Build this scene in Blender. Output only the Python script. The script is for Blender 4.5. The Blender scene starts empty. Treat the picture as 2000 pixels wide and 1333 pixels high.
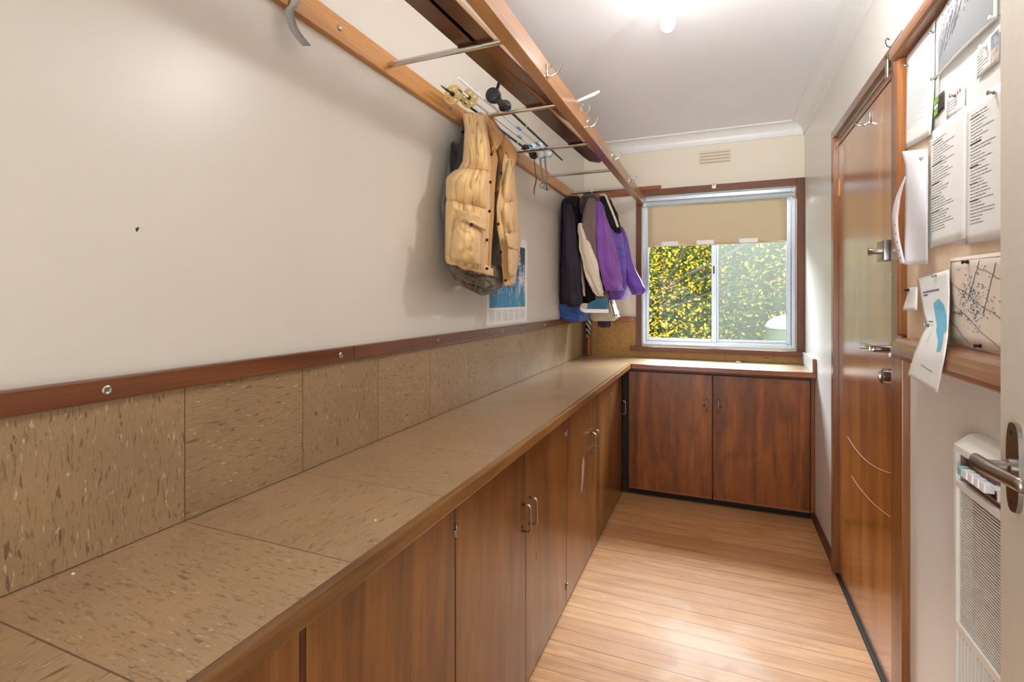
import bpy, bmesh, math, random
from mathutils import Vector, Matrix, noise
C = bpy.context
S = C.scene
COL = S.collection
PI = math.pi
R = math.radians

# ------------------------------------------------------------------ camera
TH, HC, FPX, CX, CY = 0.3894, 1.41, 981.6, 1000.0, 584.0
cam = bpy.data.cameras.new('camera'); cam_o = bpy.data.objects.new('camera', cam); COL.objects.link(cam_o)
cam_o.location = (0, 0, HC); cam_o.rotation_euler = (PI/2, 0, TH)
cam.sensor_width = 36; cam.lens = FPX/2000*36; cam.shift_y = -(666.5-CY)/2000; cam.clip_start = 0.02
S.camera = cam_o
# ------------------------------------------------------------------ world and lights
S.view_settings.view_transform = 'Standard'; S.view_settings.look = 'None'
S.view_settings.exposure = 0.38; S.view_settings.gamma = 1.0
wd = bpy.data.worlds.new('world'); S.world = wd; wd.use_nodes = True
wn = wd.node_tree.nodes; wl = wd.node_tree.links
sky = wn.new('ShaderNodeTexSky'); sky.sky_type = 'NISHITA'; sky.sun_disc = False
sky.sun_elevation = R(38); sky.sun_rotation = R(200); sky.air_density = 1.2; sky.dust_density = 2.0
bg = wn['Background']; wl.new(sky.outputs[0], bg.inputs[0]); bg.inputs[1].default_value = 0.35

def lamp(name, kind, loc, energy, color=(1, 1, 1), size=0.1, rot=None, size_y=None):
    l = bpy.data.lights.new(name, kind); l.energy = energy; l.color = color
    if kind == 'POINT': l.shadow_soft_size = size
    if kind == 'SUN': l.angle = size
    if kind == 'AREA':
        l.shape = 'RECTANGLE'; l.size = size; l.size_y = size_y or size
    o = bpy.data.objects.new(name, l); o.location = loc
    if rot: o.rotation_euler = rot
    COL.objects.link(o); return o
lamp('sun', 'SUN', (0, 0, 8), 2.2, (1, .95, .85), R(1), (R(48), 0, R(25)))
# added unseen area lamp behind the camera, fills the room from the near end
lamp('near_fill', 'AREA', (-0.5, -1.3, 1.1), 35, (.93, .965, 1), 1.0, (R(112), 0, R(-14)), 1.7)
# added area lamp under the ceiling, out of view, evens the light
lamp('ceiling_fill', 'AREA', (.05, .35, 2.60), 2, (.96, .98, 1), 1.0, (R(14), 0, 0), 1.2)
# added unseen area lamp outside, stands in for sky light through the window
lamp('sky_fill', 'AREA', (0.2, 5.6, 2.95), 820, (.86, .93, 1), 3.0, (R(-52), 0, 0), 1.2)
# added light above the frame, casts the rack shadow on the left wall
lamp('added_bulb_light', 'POINT', (0.27, 1.62, 2.50), 14, (1, .97, .94), 0.045)
# added unseen spot behind the camera, brightens the far ceiling
fl = lamp('far_ceiling_fill', 'SPOT', (0.1, -.5, 1.25), 210, (.90, .95, 1), rot=(R(90+31), 0, R(0)))
fl.data.spot_size = R(56); fl.data.spot_blend = 1.0; fl.data.shadow_soft_size = .25
# the visible bulb's light sits with the bulb
lamp('bulb_light', 'POINT', (-0.19, 2.14, 2.47), 1.6, (1, .97, .94), 0.04)
# daylight through the window
portal = lamp('window_portal', 'AREA', (-0.02, 4.19, 1.62), 1, (1, 1, 1), 1.05, (R(-90), 0, 0), 1.15)
portal.data.cycles.is_portal = True

# ------------------------------------------------------------------ pixel-to-place helpers (2000x1333)
cT, sT = math.cos(TH), math.sin(TH)
def ray(u, v):
    X = (u-CX)/FPX; Y = -(v-CY)/FPX
    return (X*cT - sT, X*sT + cT, Y)
def ax(u, v, x):
    d = ray(u, v); t = x/d[0]; return Vector((x, d[1]*t, HC+d[2]*t))
def ay(u, v, y):
    d = ray(u, v); t = y/d[1]; return Vector((d[0]*t, y, HC+d[2]*t))

# ------------------------------------------------------------------ materials
def srgb(*c):
    if len(c) == 1: c = c[0]
    f = lambda v: (v/255/12.92 if v/255 <= .04045 else ((v/255+.055)/1.055)**2.4)
    return (f(c[0]), f(c[1]), f(c[2]), 1)
class NT:
    def __init__(s, name):
        s.m = bpy.data.materials.new(name); s.m.use_nodes = True
        s.t = s.m.node_tree; s.b = s.t.nodes['Principled BSDF']
    def n(s, typ, **k):
        nd = s.t.nodes.new('ShaderNode'+typ)
        for a, b in k.items():
            if a.startswith('i_'):
                key = a[2:]
                key = int(key) if key.isdigit() else key.replace('_', ' ')
                nd.inputs[key].default_value = b
            else: setattr(nd, a, b)
        return nd
    def l(s, a, b): s.t.links.new(a, b)
    def math(s, op, a, b=None, c=None):
        nd = s.n('Math', operation=op)
        for i, v in enumerate((a, b, c)):
            if v is None: continue
            if hasattr(v, 'links'): s.l(v, nd.inputs[i])
            else: nd.inputs[i].default_value = v
        return nd.outputs[0]
    def mix(s, f, a, b, blend='MIX'):
        nd = s.n('Mix', data_type='RGBA', blend_type=blend)
        for i, v in ((0, f), (6, a), (7, b)):
            if hasattr(v, 'links'): s.l(v, nd.inputs[i])
            else: nd.inputs[i].default_value = v
        return nd.outputs[2]
    def ramp(s, f, stops):
        nd = s.n('ValToRGB'); e = nd.color_ramp.elements
        while len(e) < len(stops): e.new(0.5)
        for el, (p, c) in zip(e, stops): el.position = p; el.color = c if hasattr(c, '__len__') else (c, c, c, 1)
        s.l(f, nd.inputs[0]); return nd.outputs[0]
    def vec(s, src, scale, loc=(0, 0, 0)):
        m = s.n('Mapping'); s.l(src, m.inputs[0]); m.inputs['Scale'].default_value = scale
        m.inputs['Location'].default_value = loc; return m.outputs[0]
    def noise(s, v, scale=5, detail=3, rough=.5, dist=0):
        nd = s.n('TexNoise'); s.l(v, nd.inputs['Vector'])
        nd.inputs['Scale'].default_value = scale; nd.inputs['Detail'].default_value = detail
        nd.inputs['Roughness'].default_value = rough; nd.inputs['Distortion'].default_value = dist
        return nd.outputs['Fac']
    def bump(s, h, strength=.2, dist=.01):
        nd = s.n('Bump'); nd.inputs['Strength'].default_value = strength; nd.inputs['Distance'].default_value = dist
        s.l(h, nd.inputs['Height']); s.l(nd.outputs[0], s.b.inputs['Normal'])
    def obj(s):
        tc = s.n('TexCoord').outputs['Object']; r = s.n('ObjectInfo').outputs['Random']
        vm = s.n('VectorMath', operation='SCALE'); vm.inputs[0].default_value = (7, 11, 13); s.l(r, vm.inputs['Scale'])
        ad = s.n('VectorMath', operation='ADD'); s.l(tc, ad.inputs[0]); s.l(vm.outputs[0], ad.inputs[1]); return ad.outputs[0]
    def pos(s): return s.n('NewGeometry').outputs['Position']
def plain(name, col, rough=.5, metal=0, spec=None, var=.06, nscale=20, bump=0):
    t = NT(name); b = t.b
    c = srgb(col)
    n = t.noise(t.obj(), nscale, 4)
    lo = tuple(max(0, v*(1-var)) for v in c[:3])+(1,); hi = tuple(min(1, v*(1+var)) for v in c[:3])+(1,)
    t.l(t.ramp(n, [(.3, lo), (.7, hi)]), b.inputs['Base Color'])
    b.inputs['Roughness'].default_value = rough; b.inputs['Metallic'].default_value = metal
    if spec is not None: b.inputs['Specular IOR Level'].default_value = spec
    if bump: t.bump(t.noise(t.obj(), nscale*3, 4), bump, .002)
    return t.m
def wood(name, dark, mid, light, axis=2, rough=.35, fine=1.0, coat=.0, big=1.0, mottle=0):
    t = NT(name); v = t.obj()
    sc = [1, 1, 1]; sc[axis] = .09
    a = t.noise(t.vec(v, tuple(sc)), 9*big, 5, .6, .8)
    col = t.ramp(a, [(.28, srgb(dark)), (.5, srgb(mid)), (.72, srgb(light))])
    sc2 = [1, 1, 1]; sc2[axis] = .02
    f = t.noise(t.vec(v, tuple(sc2)), 190*fine, 3, .6)
    g = t.ramp(f, [(.35, .62), (.62, 1.0)])
    col = t.mix(.55, col, g, 'MULTIPLY')
    if mottle:
        sm = [1, 1, 1]; sm[axis] = .35
        col = t.mix(mottle, col, t.ramp(t.noise(t.vec(v, tuple(sm)), 7, 4, .6, 1.5), [(.32, .45), (.62, 1.0)]), 'MULTIPLY')
    t.l(col, t.b.inputs['Base Color'])
    t.b.inputs['Roughness'].default_value = rough
    t.b.inputs['Coat Weight'].default_value = coat; t.b.inputs['Coat Roughness'].default_value = .18
    t.bump(f, .12, .0008)
    return t.m
def paint(name, col, rough=.4, sp=.5):
    t = NT(name); p = t.pos()
    n = t.noise(p, 1.3, 3)
    c = srgb(col); lo = tuple(v*.965 for v in c[:3])+(1,)
    base = t.ramp(n, [(.35, lo), (.65, c)])
    # a few small scuffs
    vo = t.noise(t.vec(p, (1, 1, .7)), 23, 2)
    sp_ = t.ramp(vo, [(.80, 0.0), (.82, 1.0)])
    base = t.mix(t.math('MULTIPLY', sp_, .35), base, srgb(150, 135, 115))
    t.l(base, t.b.inputs['Base Color']); t.b.inputs['Roughness'].default_value = rough
    t.b.inputs['Specular IOR Level'].default_value = sp
    t.bump(t.noise(p, 130, 3), .06, .002)
    return t.m
TILE = .32
def lino(name, base, wall, y0=.387):
    """flecked resilient tiles; the fleck direction turns from tile to tile"""
    t = NT(name); p = t.pos()
    sep = t.n('SeparateXYZ'); t.l(p, sep.inputs[0]); X, Y, Z = sep.outputs
    if wall == 'x': a, b_, o = Y, Z, .067       # left wall: along Y, up Z
    elif wall == 'y': a, b_, o = X, Z, .05
    else: a, b_, o = Y, X, 0
    a2 = t.math('SUBTRACT', a, y0 + (0 if wall == 'top' else o-.067))
    idx = t.math('FLOOR', t.math('DIVIDE', a2, TILE))
    par = t.math('GREATER_THAN', t.math('MODULO', t.math('ABSOLUTE', idx), 2.0), .5)
    fr = t.math('FRACT', t.math('DIVIDE', a2, TILE))
    seam = t.math('LESS_THAN', t.math('MINIMUM', fr, t.math('SUBTRACT', 1.0, fr)), .0042)
    cb1 = t.n('CombineXYZ'); t.l(a, cb1.inputs[0]); t.l(b_, cb1.inputs[1]); t.l(idx, cb1.inputs[2])
    def streak(s1, s2, scale, off):
        scale *= 1.25; va = t.vec(cb1.outputs[0], (s1, s2, 3.7), off); vb = t.vec(cb1.outputs[0], (s2, s1, 3.7), off)
        m = t.n('Mix', data_type='VECTOR'); t.l(par, m.inputs[0]); t.l(va, m.inputs[4]); t.l(vb, m.inputs[5])
        return t.noise(m.outputs[1], scale, 2.5, .5, .35)
    dk = t.ramp(streak(1, .22, 95, (0, 0, 0)), [(.64, 0.0), (.675, 1.0)])
    dk2 = t.ramp(streak(1, .16, 210, (4, 7, 1)), [(.60, 0.0), (.65, 1.0)])
    wt = t.ramp(streak(1, .25, 120, (9, 3, 2)), [(.655, 0.0), (.69, 1.0)])
    ton = t.noise(t.vec(cb1.outputs[0], (1, 1, 2)), 5, 3)
    c = srgb(base); lo = tuple(v*.88 for v in c[:3])+(1,); hi = tuple(min(1, v*1.1) for v in c[:3])+(1,)
    col = t.ramp(ton, [(.3, lo), (.7, hi)])
    tint = t.math('MULTIPLY', t.math('FRACT', t.math('MULTIPLY', idx, .37)), .16)
    col = t.mix(tint, col, srgb(base[0]*.8, base[1]*.8, base[2]*.78))
    fine = t.ramp(streak(1, .12, 300, (2, 2, 5)), [(.4, .88), (.6, 1.0)])
    col = t.mix(.8, col, fine, 'MULTIPLY')
    col = t.mix(t.math('MULTIPLY', dk2, .45), col, srgb(95, 68, 45))
    col = t.mix(t.math('MULTIPLY', dk, .62), col, srgb(84, 58, 40))
    col = t.mix(t.math('MULTIPLY', wt, .55), col, srgb(205, 185, 158))
    col = t.mix(t.math('MULTIPLY', seam, .75), col, srgb(66, 46, 32))
    t.l(col, t.b.inputs['Base Color']); t.b.inputs['Roughness'].default_value = .3 if wall == 'top' else .45
    if wall == 'top': t.b.inputs['Coat Weight'].default_value = .6; t.b.inputs['Coat Roughness'].default_value = .32
    t.bump(t.math('SUBTRACT', 1.0, seam), .3, .001)
    return t.m
def floor_mat():
    t = NT('floor_boards'); p = t.pos()
    sep = t.n('SeparateXYZ'); t.l(p, sep.inputs[0]); X, Y, Z = sep.outputs
    q = t.math('DIVIDE', t.math('ADD', Y, .006), .083)
    idx = t.math('FLOOR', q); fr = t.math('FRACT', q)
    seam = t.math('LESS_THAN', t.math('MINIMUM', fr, t.math('SUBTRACT', 1.0, fr)), .022)
    wn_ = t.n('TexWhiteNoise', noise_dimensions='1D'); t.l(idx, wn_.inputs['W']); r = wn_.outputs['Value']
    cb = t.n('CombineXYZ'); t.l(X, cb.inputs[0]); t.l(Y, cb.inputs[1]); t.l(t.math('MULTIPLY', r, 31.0), cb.inputs[2])
    g = t.noise(t.vec(cb.outputs[0], (.1, 1, 1)), 26, 5, .6, 1.0)
    col = t.ramp(g, [(.25, srgb(176, 118, 66)), (.5, srgb(206, 150, 96)), (.75, srgb(226, 176, 124))])
    col = t.mix(t.math('MULTIPLY', r, .6), col, srgb(176, 116, 68))
    f = t.ramp(t.noise(t.vec(cb.outputs[0], (.03, 1, 1)), 260, 3), [(.35, .8), (.6, 1.0)])
    col = t.mix(.6, col, f, 'MULTIPLY')
    w = t.ramp(t.noise(p, 2.6, 5, .65), [(.42, 0.0), (.66, 1.0)])
    col = t.mix(t.math('MULTIPLY', w, .35), col, srgb(214, 170, 128))
    wn2 = t.math('GREATER_THAN', t.math('FRACT', t.math('MULTIPLY', idx, .411)), .45)
    col = t.mix(t.math('MULTIPLY', seam, t.math('ADD', .42, t.math('MULTIPLY', wn2, .55))), col, srgb(104, 62, 34))
    t.l(col, t.b.inputs['Base Color']); t.b.inputs['Roughness'].default_value = .4
    t.l(t.ramp(w, [(0, .5), (1, .68)]), t.b.inputs['Roughness'])
    return t.m
M = {}
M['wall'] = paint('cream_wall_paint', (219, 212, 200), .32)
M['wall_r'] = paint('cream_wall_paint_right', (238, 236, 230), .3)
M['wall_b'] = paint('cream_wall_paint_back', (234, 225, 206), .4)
M['ceil'] = paint('ceiling_paint', (236, 237, 240), .7)
M['white'] = plain('white_gloss_paint', (232, 232, 230), .35, var=.02)
M['door_cream'] = plain('cream_door_paint', (210, 202, 186), .38, var=.02, nscale=60, bump=.05)
M['floor'] = floor_mat()
M['lino_top'] = lino('lino_counter', (174, 141, 106), 'top')
M['lino_left'] = lino('lino_splash_left', (158, 130, 96), 'x')
M['lino_back'] = lino('lino_splash_back', (186, 140, 68), 'y')  # yellower copy: the dimmer light on the end wall put into the colour
M['lam'] = plain('pale_laminate', (220, 222, 220), .35, var=.05)
M['door_w'] = wood('cabinet_door_veneer', (96, 58, 27), (136, 87, 43), (160, 108, 56), 2, .32, coat=.4, mottle=.45)
M['door_w2'] = wood('back_door_veneer', (96, 48, 16), (146, 82, 32), (178, 106, 44), 2, .36, coat=.15, mottle=.7)
M['carc'] = wood('carcass_wood', (62, 30, 13), (92, 48, 22), (116, 62, 30), 2, .45)
M['rail'] = wood('rail_wood', (72, 36, 18), (106, 58, 32), (128, 76, 44), 1, .35, coat=.15)
M['nose'] = wood('nosing_wood', (92, 58, 28), (148, 102, 54), (192, 146, 88), 1, .3, coat=.3, mottle=.3)
M['nosex'] = wood('nosing_wood_back', (110, 54, 26), (146, 80, 42), (166, 98, 56), 0, .32, coat=.2)
M['rack'] = wood('rack_wood', (150, 94, 40), (192, 130, 62), (212, 152, 82), 1, .35, coat=.15)
M['rackx'] = wood('rack_back_wood', (128, 70, 32), (162, 96, 48), (184, 118, 64), 0, .38, coat=.1)
M['beam'] = wood('beam_wood', (120, 76, 40), (160, 108, 60), (190, 136, 82), 1, .3, coat=.3)
M['wframe'] = wood('window_wood', (78, 42, 20), (108, 62, 32), (132, 82, 46), 2, .42)
M['wframex'] = wood('window_wood_cross', (84, 44, 20), (114, 62, 30), (134, 80, 42), 0, .42)
M['slab'] = wood('door_slab_veneer', (126, 66, 24), (176, 106, 42), (208, 140, 62), 2, .24, coat=1.0)
M['arch'] = wood('architrave_wood', (96, 54, 26), (140, 86, 42), (168, 108, 56), 2, .3, coat=.35)
M['archy'] = wood('board_rail_wood', (96, 60, 40), (140, 94, 66), (168, 120, 88), 1, .26, coat=.35)
M['board'] = plain('pinboard_surface', (236, 212, 184), .7, var=.05, nscale=40, bump=.15)
M['ski'] = wood('ski_base_wood', (48, 24, 12), (84, 44, 22), (112, 62, 32), 1, .3, coat=.3)
M['ski_side'] = wood('ski_edge_wood', (170, 110, 50), (206, 146, 76), (226, 176, 106), 1, .4)
M['chrome'] = plain('chrome', (205, 203, 198), .16, 1, var=.03)
M['steel'] = plain('brushed_steel', (170, 165, 158), .3, 1, var=.05)
M['alu'] = plain('window_aluminium', (190, 198, 208), .35, .85, var=.04)
M['dark'] = plain('near_black', (22, 17, 15), .6)
M['kick'] = plain('kickboard_black', (26, 16, 12), .7)
M['black'] = plain('black_plastic', (22, 22, 24), .4)
M['gold'] = plain('gold_plastic', (214, 188, 122), .3, .35)
M['paper'] = plain('white_paper', (240, 240, 238), .6, var=.015)
M['ink'] = plain('black_ink', (70, 70, 74), .7)
M['inkl'] = plain('grey_ink', (150, 150, 155), .7)
M['inkb'] = plain('blue_ink', (58, 92, 132), .7)
t = NT('blind_fabric'); t.b.inputs['Base Color'].default_value = srgb(220, 203, 170); t.b.inputs['Roughness'].default_value = .8
tl_ = t.n('BsdfTranslucent'); tl_.inputs[0].default_value = srgb(226, 208, 172); mx_ = t.n('MixShader'); mx_.inputs[0].default_value = .05
t.l(t.b.outputs[0], mx_.inputs[1]); t.l(tl_.outputs[0], mx_.inputs[2]); t.l(mx_.outputs[0], t.t.nodes['Material Output'].inputs[0]); M['blind'] = t.m
M['tab'] = plain('white_plastic_tab', (248, 248, 250), .3, var=.01)

# ------------------------------------------------------------------ mesh builders
class MB:
    def __init__(s): s.bm = bmesh.new()
    def box(s, a, b, bev=0, seg=2):
        a = Vector(a); b = Vector(b)
        lo = Vector([min(a[i], b[i]) for i in range(3)]); hi = Vector([max(a[i], b[i]) for i in range(3)])
        r = bmesh.ops.create_cube(s.bm, size=1); vs = r['verts']
        for v in vs: v.co = Vector([lo[i]+(v.co[i]+.5)*(hi[i]-lo[i]) for i in range(3)])
        if bev:
            es = list({e for v in vs for e in v.link_edges})
            bmesh.ops.bevel(s.bm, geom=es, offset=min(bev, min(hi-lo)*.45), segments=seg, profile=.6, affect='EDGES')
        return s
    def obox(s, c, half, rot):
        r = bmesh.ops.create_cube(s.bm, size=2)
        for v in r['verts']: v.co = Vector(c) + rot @ Vector((v.co[0]*half[0], v.co[1]*half[1], v.co[2]*half[2]))
        return s
    def tube(s, pts, rad, n=10, cap=True):
        pts = [Vector(p) for p in pts]; m = len(pts)
        rr = rad if hasattr(rad, '__len__') else [rad]*m
        rings = []; up = None
        for i, p in enumerate(pts):
            d = (pts[min(i+1, m-1)]-pts[max(i-1, 0)]).normalized()
            if up is None: up = Vector((0, 0, 1)) if abs(d.z) < .9 else Vector((1, 0, 0))
            a = d.cross(up).normalized(); up = a.cross(d).normalized()
            rings.append([s.bm.verts.new(p + a*math.cos(2*PI*k/n)*rr[i] + up*math.sin(2*PI*k/n)*rr[i]) for k in range(n)])
        for i in range(m-1):
            for k in range(n): s.bm.faces.new((rings[i][k], rings[i][(k+1) % n], rings[i+1][(k+1) % n], rings[i+1][k]))
        if cap: s.bm.faces.new(rings[0][::-1]); s.bm.faces.new(rings[-1])
        return s
    def lathe(s, c, axis, prof, n=24):
        c = Vector(c); d = Vector(axis).normalized()
        a = d.orthogonal().normalized(); b = d.cross(a)
        rings = [[s.bm.verts.new(c + d*h + (a*math.cos(2*PI*k/n)+b*math.sin(2*PI*k/n))*max(r, 1e-4)) for k in range(n)] for r, h in prof]
        for i in range(len(rings)-1):
            for k in range(n): s.bm.faces.new((rings[i][k], rings[i][(k+1) % n], rings[i+1][(k+1) % n], rings[i+1][k]))
        s.bm.faces.new(rings[0][::-1]); s.bm.faces.new(rings[-1]); return s
    def quad(s, *p): s.bm.faces.new([s.bm.verts.new(Vector(q)) for q in p]); return s
    def prism(s, poly, d):
        """closed prism: polygon of 3-D points pushed by vector d"""
        d = Vector(d); a = [s.bm.verts.new(Vector(p)) for p in poly]; b = [s.bm.verts.new(Vector(p)+d) for p in poly]
        n = len(a); s.bm.faces.new(a); s.bm.faces.new(b[::-1])
        for i in range(n): s.bm.faces.new((a[i], b[i], b[(i+1) % n], a[(i+1) % n]))
        return s
    def grid(s, P):
        V = [[s.bm.verts.new(Vector(p)) for p in row] for row in P]
        for i in range(len(V)-1):
            for j in range(len(V[0])-1): s.bm.faces.new((V[i][j], V[i][j+1], V[i+1][j+1], V[i+1][j]))
        return s
    def rings(s, RR, cap=True):
        V = [[s.bm.verts.new(Vector(p)) for p in row] for row in RR]; n = len(V[0])
        for i in range(len(V)-1):
            for k in range(n): s.bm.faces.new((V[i][k], V[i][(k+1) % n], V[i+1][(k+1) % n], V[i+1][k]))
        if cap: s.bm.faces.new(V[0][::-1]); s.bm.faces.new(V[-1])
        return s
WP = {}   # world position of each object's origin
def link(name, mb, mat, parent=None, origin=None, smooth=False, solid=0, subsurf=0, off=0):
    bm = mb.bm; bmesh.ops.recalc_face_normals(bm, faces=bm.faces)
    co = [v.co for v in bm.verts]
    if origin is None:
        lo = Vector([min(c[i] for c in co) for i in range(3)]); hi = Vector([max(c[i] for c in co) for i in range(3)])
        origin = (lo+hi)/2
        if parent is None: origin.z = lo.z
    origin = Vector(origin)
    for v in bm.verts: v.co -= origin
    me = bpy.data.meshes.new(name); bm.to_mesh(me); bm.free()
    if smooth:
        for p in me.polygons: p.use_smooth = True
    me.materials.append(M[mat] if isinstance(mat, str) else mat)
    o = bpy.data.objects.new(name, me); COL.objects.link(o)
    WP[o.name] = origin.copy()
    if parent: o.parent = parent; o.location = origin - WP[parent.name]
    else: o.location = origin
    if smooth == 'auto':
        try: me.set_sharp_from_angle(angle=R(40))
        except Exception: pass
    if subsurf:
        m = o.modifiers.new('sub', 'SUBSURF'); m.levels = m.render_levels = subsurf
    if solid:
        m = o.modifiers.new('solid', 'SOLIDIFY'); m.thickness = solid; m.offset = off
    return o
def tag(o, label=None, cat=None, group=None, kind=None):
    if label: o['label'] = label
    if cat: o['category'] = cat
    if group: o['group'] = group
    if kind: o['kind'] = kind
    return o
def empty(name, loc, label=None, cat=None, group=None, kind=None):
    o = bpy.data.objects.new(name, None); o.empty_display_size = .05; COL.objects.link(o); o.location = loc
    WP[o.name] = Vector(loc); return tag(o, label, cat, group, kind)
def copy_tree(o, loc, label=None, parent=None):
    c = o.copy(); COL.objects.link(c)
    if parent: c.parent = parent
    else: c.location = loc; WP[c.name] = Vector(loc)
    if label: c['label'] = label
    for ch in list(o.children):
        copy_tree(ch, None, None, c)
    return c
def st(name, mb, mat, **k):
    o = link(name, mb, mat, **k); o['kind'] = 'structure'; return o

# ================================================================== THE ROOM
XL, XR, YB, YF, ZC = -1.03, .565, 4.08, -1.5, 2.665
st('floor', MB().box((XL-.1, YF-.1, -.06), (XR+.1, YB+.1, 0)), 'floor')
st('ceiling', MB().box((XL-.1, YF-.1, ZC), (XR+.1, YB+.1, ZC+.08)), 'ceil')
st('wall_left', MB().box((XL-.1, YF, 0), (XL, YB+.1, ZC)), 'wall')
# right wall with the door opening
DY0, DY1, DZ = 2.075, 3.03, 2.225
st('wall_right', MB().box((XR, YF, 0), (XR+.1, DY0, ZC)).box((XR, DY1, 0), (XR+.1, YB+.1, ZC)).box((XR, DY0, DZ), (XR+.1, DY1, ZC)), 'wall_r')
# back wall with the window opening
WX0, WX1, WZ0, WZ1 = -.56, .515, 1.045, 2.215
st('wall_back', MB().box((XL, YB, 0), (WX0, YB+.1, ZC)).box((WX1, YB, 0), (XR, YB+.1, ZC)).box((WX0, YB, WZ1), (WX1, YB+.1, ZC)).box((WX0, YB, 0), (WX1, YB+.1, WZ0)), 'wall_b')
st('wall_front', MB().box((XL-.1, YF-.1, 0), (XR+.1, YF, ZC)), 'wall')
# cornices (coved plaster)
def cove(p0, p1, inward, n=7):
    prof = [(0, 0), (0, -.092), (.008, -.092)]
    for k in range(n): a = k/(n-1)*PI/2; prof.append((.012+.06*(1-math.cos(a)), -.084+.072*math.sin(a)))
    prof += [(.085, -.010), (.085, 0)]
    inward = Vector(inward); P0, P1 = Vector(p0), Vector(p1)
    mb = MB(); mb.rings([[P0+inward*a+Vector((0, 0, b)) for a, b in prof], [P1+inward*a+Vector((0, 0, b)) for a, b in prof]])
    return mb
st('trim_1', cove((XL, YF, ZC), (XL, YB, ZC), (1, 0, 0)), 'white')
st('trim_2', cove((XL, YB, ZC), (XR, YB, ZC), (0, -1, 0)), 'white')
st('trim_3', cove((XR, YF, ZC), (XR, YB, ZC), (-1, 0, 0)), 'white')
st('baseboard_right', MB().box((XR-.014, DY1+.05, 0), (XR, 3.66, .062), .004), 'carc')
st('baseboard_near', MB().box((XR-.014, .2, 0), (XR, 1.955, .062), .004), 'carc')

# ------------------------------------------------------------------ splashbacks, chair rail
tag(link('tiled_splashback', MB().box((XL+.0004, YF+.02, .95), (XL+.006, YB-.001, 1.232)), 'lino_left'),
    'brown flecked square tiles in one row on the long left wall above the worktop', 'splashback')
sb = empty('tiled_splashback', (0, YB-.003, .95), 'yellowish brown flecked tiles on the end wall under and beside the window', 'splashback')
link('tile_row', MB().box((XL+.0065, YB-.006, .95), (-.604, YB-.0004, 1.232)), 'lino_back', sb)
link('tile_strip', MB().box((-.6035, YB-.006, .95), (XR-.001, YB-.0004, .9995)), 'lino_back', sb)
st('trim_4', MB().box((XL+.0004, 2.150, 1.2685), (XL+.004, 2.158, 2.151), .001), 'wall')
def screw(parent, loc, axis):
    mb = MB().lathe(loc, axis, [(.0085, 0), (.0085, .0025), (.006, .004), (.0045, .003), (.0, .003)], 14)
    tag(link('screw', mb, 'steel', parent, smooth='auto'))
def rail(y0, y1, label, sc):
    e = empty('wall_rail', (XL+.01, (y0+y1)/2, 1.225), label, 'wall rail')
    link('board', MB().box((XL, y0, 1.227), (XL+.021, y1, 1.268), .003), 'rail', e)
    for y in sc: screw(e, (XL+.020, y, 1.247), (1, 0, 0))
rail(YF+.02, 1.213, 'brown wooden rail on the left wall from the near side to the joint', (.555, 1.155))
rail(1.216, YB-.004, 'brown wooden rail on the left wall from the joint to the far corner', (1.70, 2.33, 3.0))
e = empty('wall_rail', (-.8, YB-.01, 1.225), 'short brown wooden rail on the end wall left of the window', 'wall rail')
link('board', MB().box((XL+.0225, YB-.021, 1.227), (-.607, YB-.007, 1.268), .003), 'rackx', e)
screw(e, (-.63, YB-.02, 1.247), (0, -1, 0))
tag(link('corner_batten', MB().box((XL+.006, YB-.026, .95), (XL+.024, YB-.007, 1.226), .002), 'carc'), 'thin upright brown batten in the far left corner above the worktop', 'batten')

# ------------------------------------------------------------------ worktop (one continuous L)
ZT = .948
e = empty('worktop', (-.8, 2, ZT-.03), 'long L-shaped worktop of brown flecked tiles with wooden edging', 'worktop')
poly = [(XL+.001, YF+.02), (-.594, YF+.02), (-.594, 3.625), (XR-.001, 3.625), (XR-.001, YB-.001), (XL+.001, YB-.001)]
link('tile_surface', MB().prism([(x, y, ZT-.03) for x, y in poly], (0, 0, .03)), 'lino_top', e)
link('edging', MB().box((-.5935, YF+.02, ZT-.032), (-.572, 3.6035, ZT+.002), .004), 'nose', e)
link('edging', MB().box((-.572, 3.604, ZT-.032), (XR-.001, 3.6245, ZT+.002), .004), 'nosex', e)
e2 = empty('side_upstand', (.555, 3.85, ZT), 'short pale upstand with a wooden end at the right end of the worktop', 'upstand')
link('panel', MB().box((.548, 3.625, ZT+.0005), (XR-.001, YB-.008, 1.035), .002), 'lam', e2)
link('end_cap', MB().box((.545, 3.604, ZT+.0025), (XR-.001, 3.6245, 1.035), .003), 'nosex', e2)

# ------------------------------------------------------------------ cabinets
def dhandle(parent, p, out, h=.096, reach=.03, r=.0042):
    p = Vector(p); o = Vector(out); Z = Vector((0, 0, 1)); pts = []
    q = .013
    pts.append(p+Z*h/2); pts.append(p+o*(reach-q)+Z*h/2)
    for k in range(1, 5): a = k/4*PI/2; pts.append(p+o*(reach-q+q*math.sin(a))+Z*(h/2-q+q*math.cos(a)))
    for k in range(0, 4): a = k/4*PI/2; pts.append(p+o*(reach-q+q*math.cos(a))+Z*(-h/2+q-q*math.sin(a)))
    pts.append(p+o*(reach-q)-Z*h/2); pts.append(p-Z*h/2)
    return tag(link('handle', MB().tube(pts, r, 8), 'steel', parent, smooth=True), 'brushed metal D-shaped pull handle')
def keyhole(parent, p, out):
    o = Vector(out)
    link('keyhole', MB().lathe(p, out, [(.007, -.001), (.007, .0012), (.0, .0014)], 12), 'dark', parent)
XD = -.640
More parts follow.
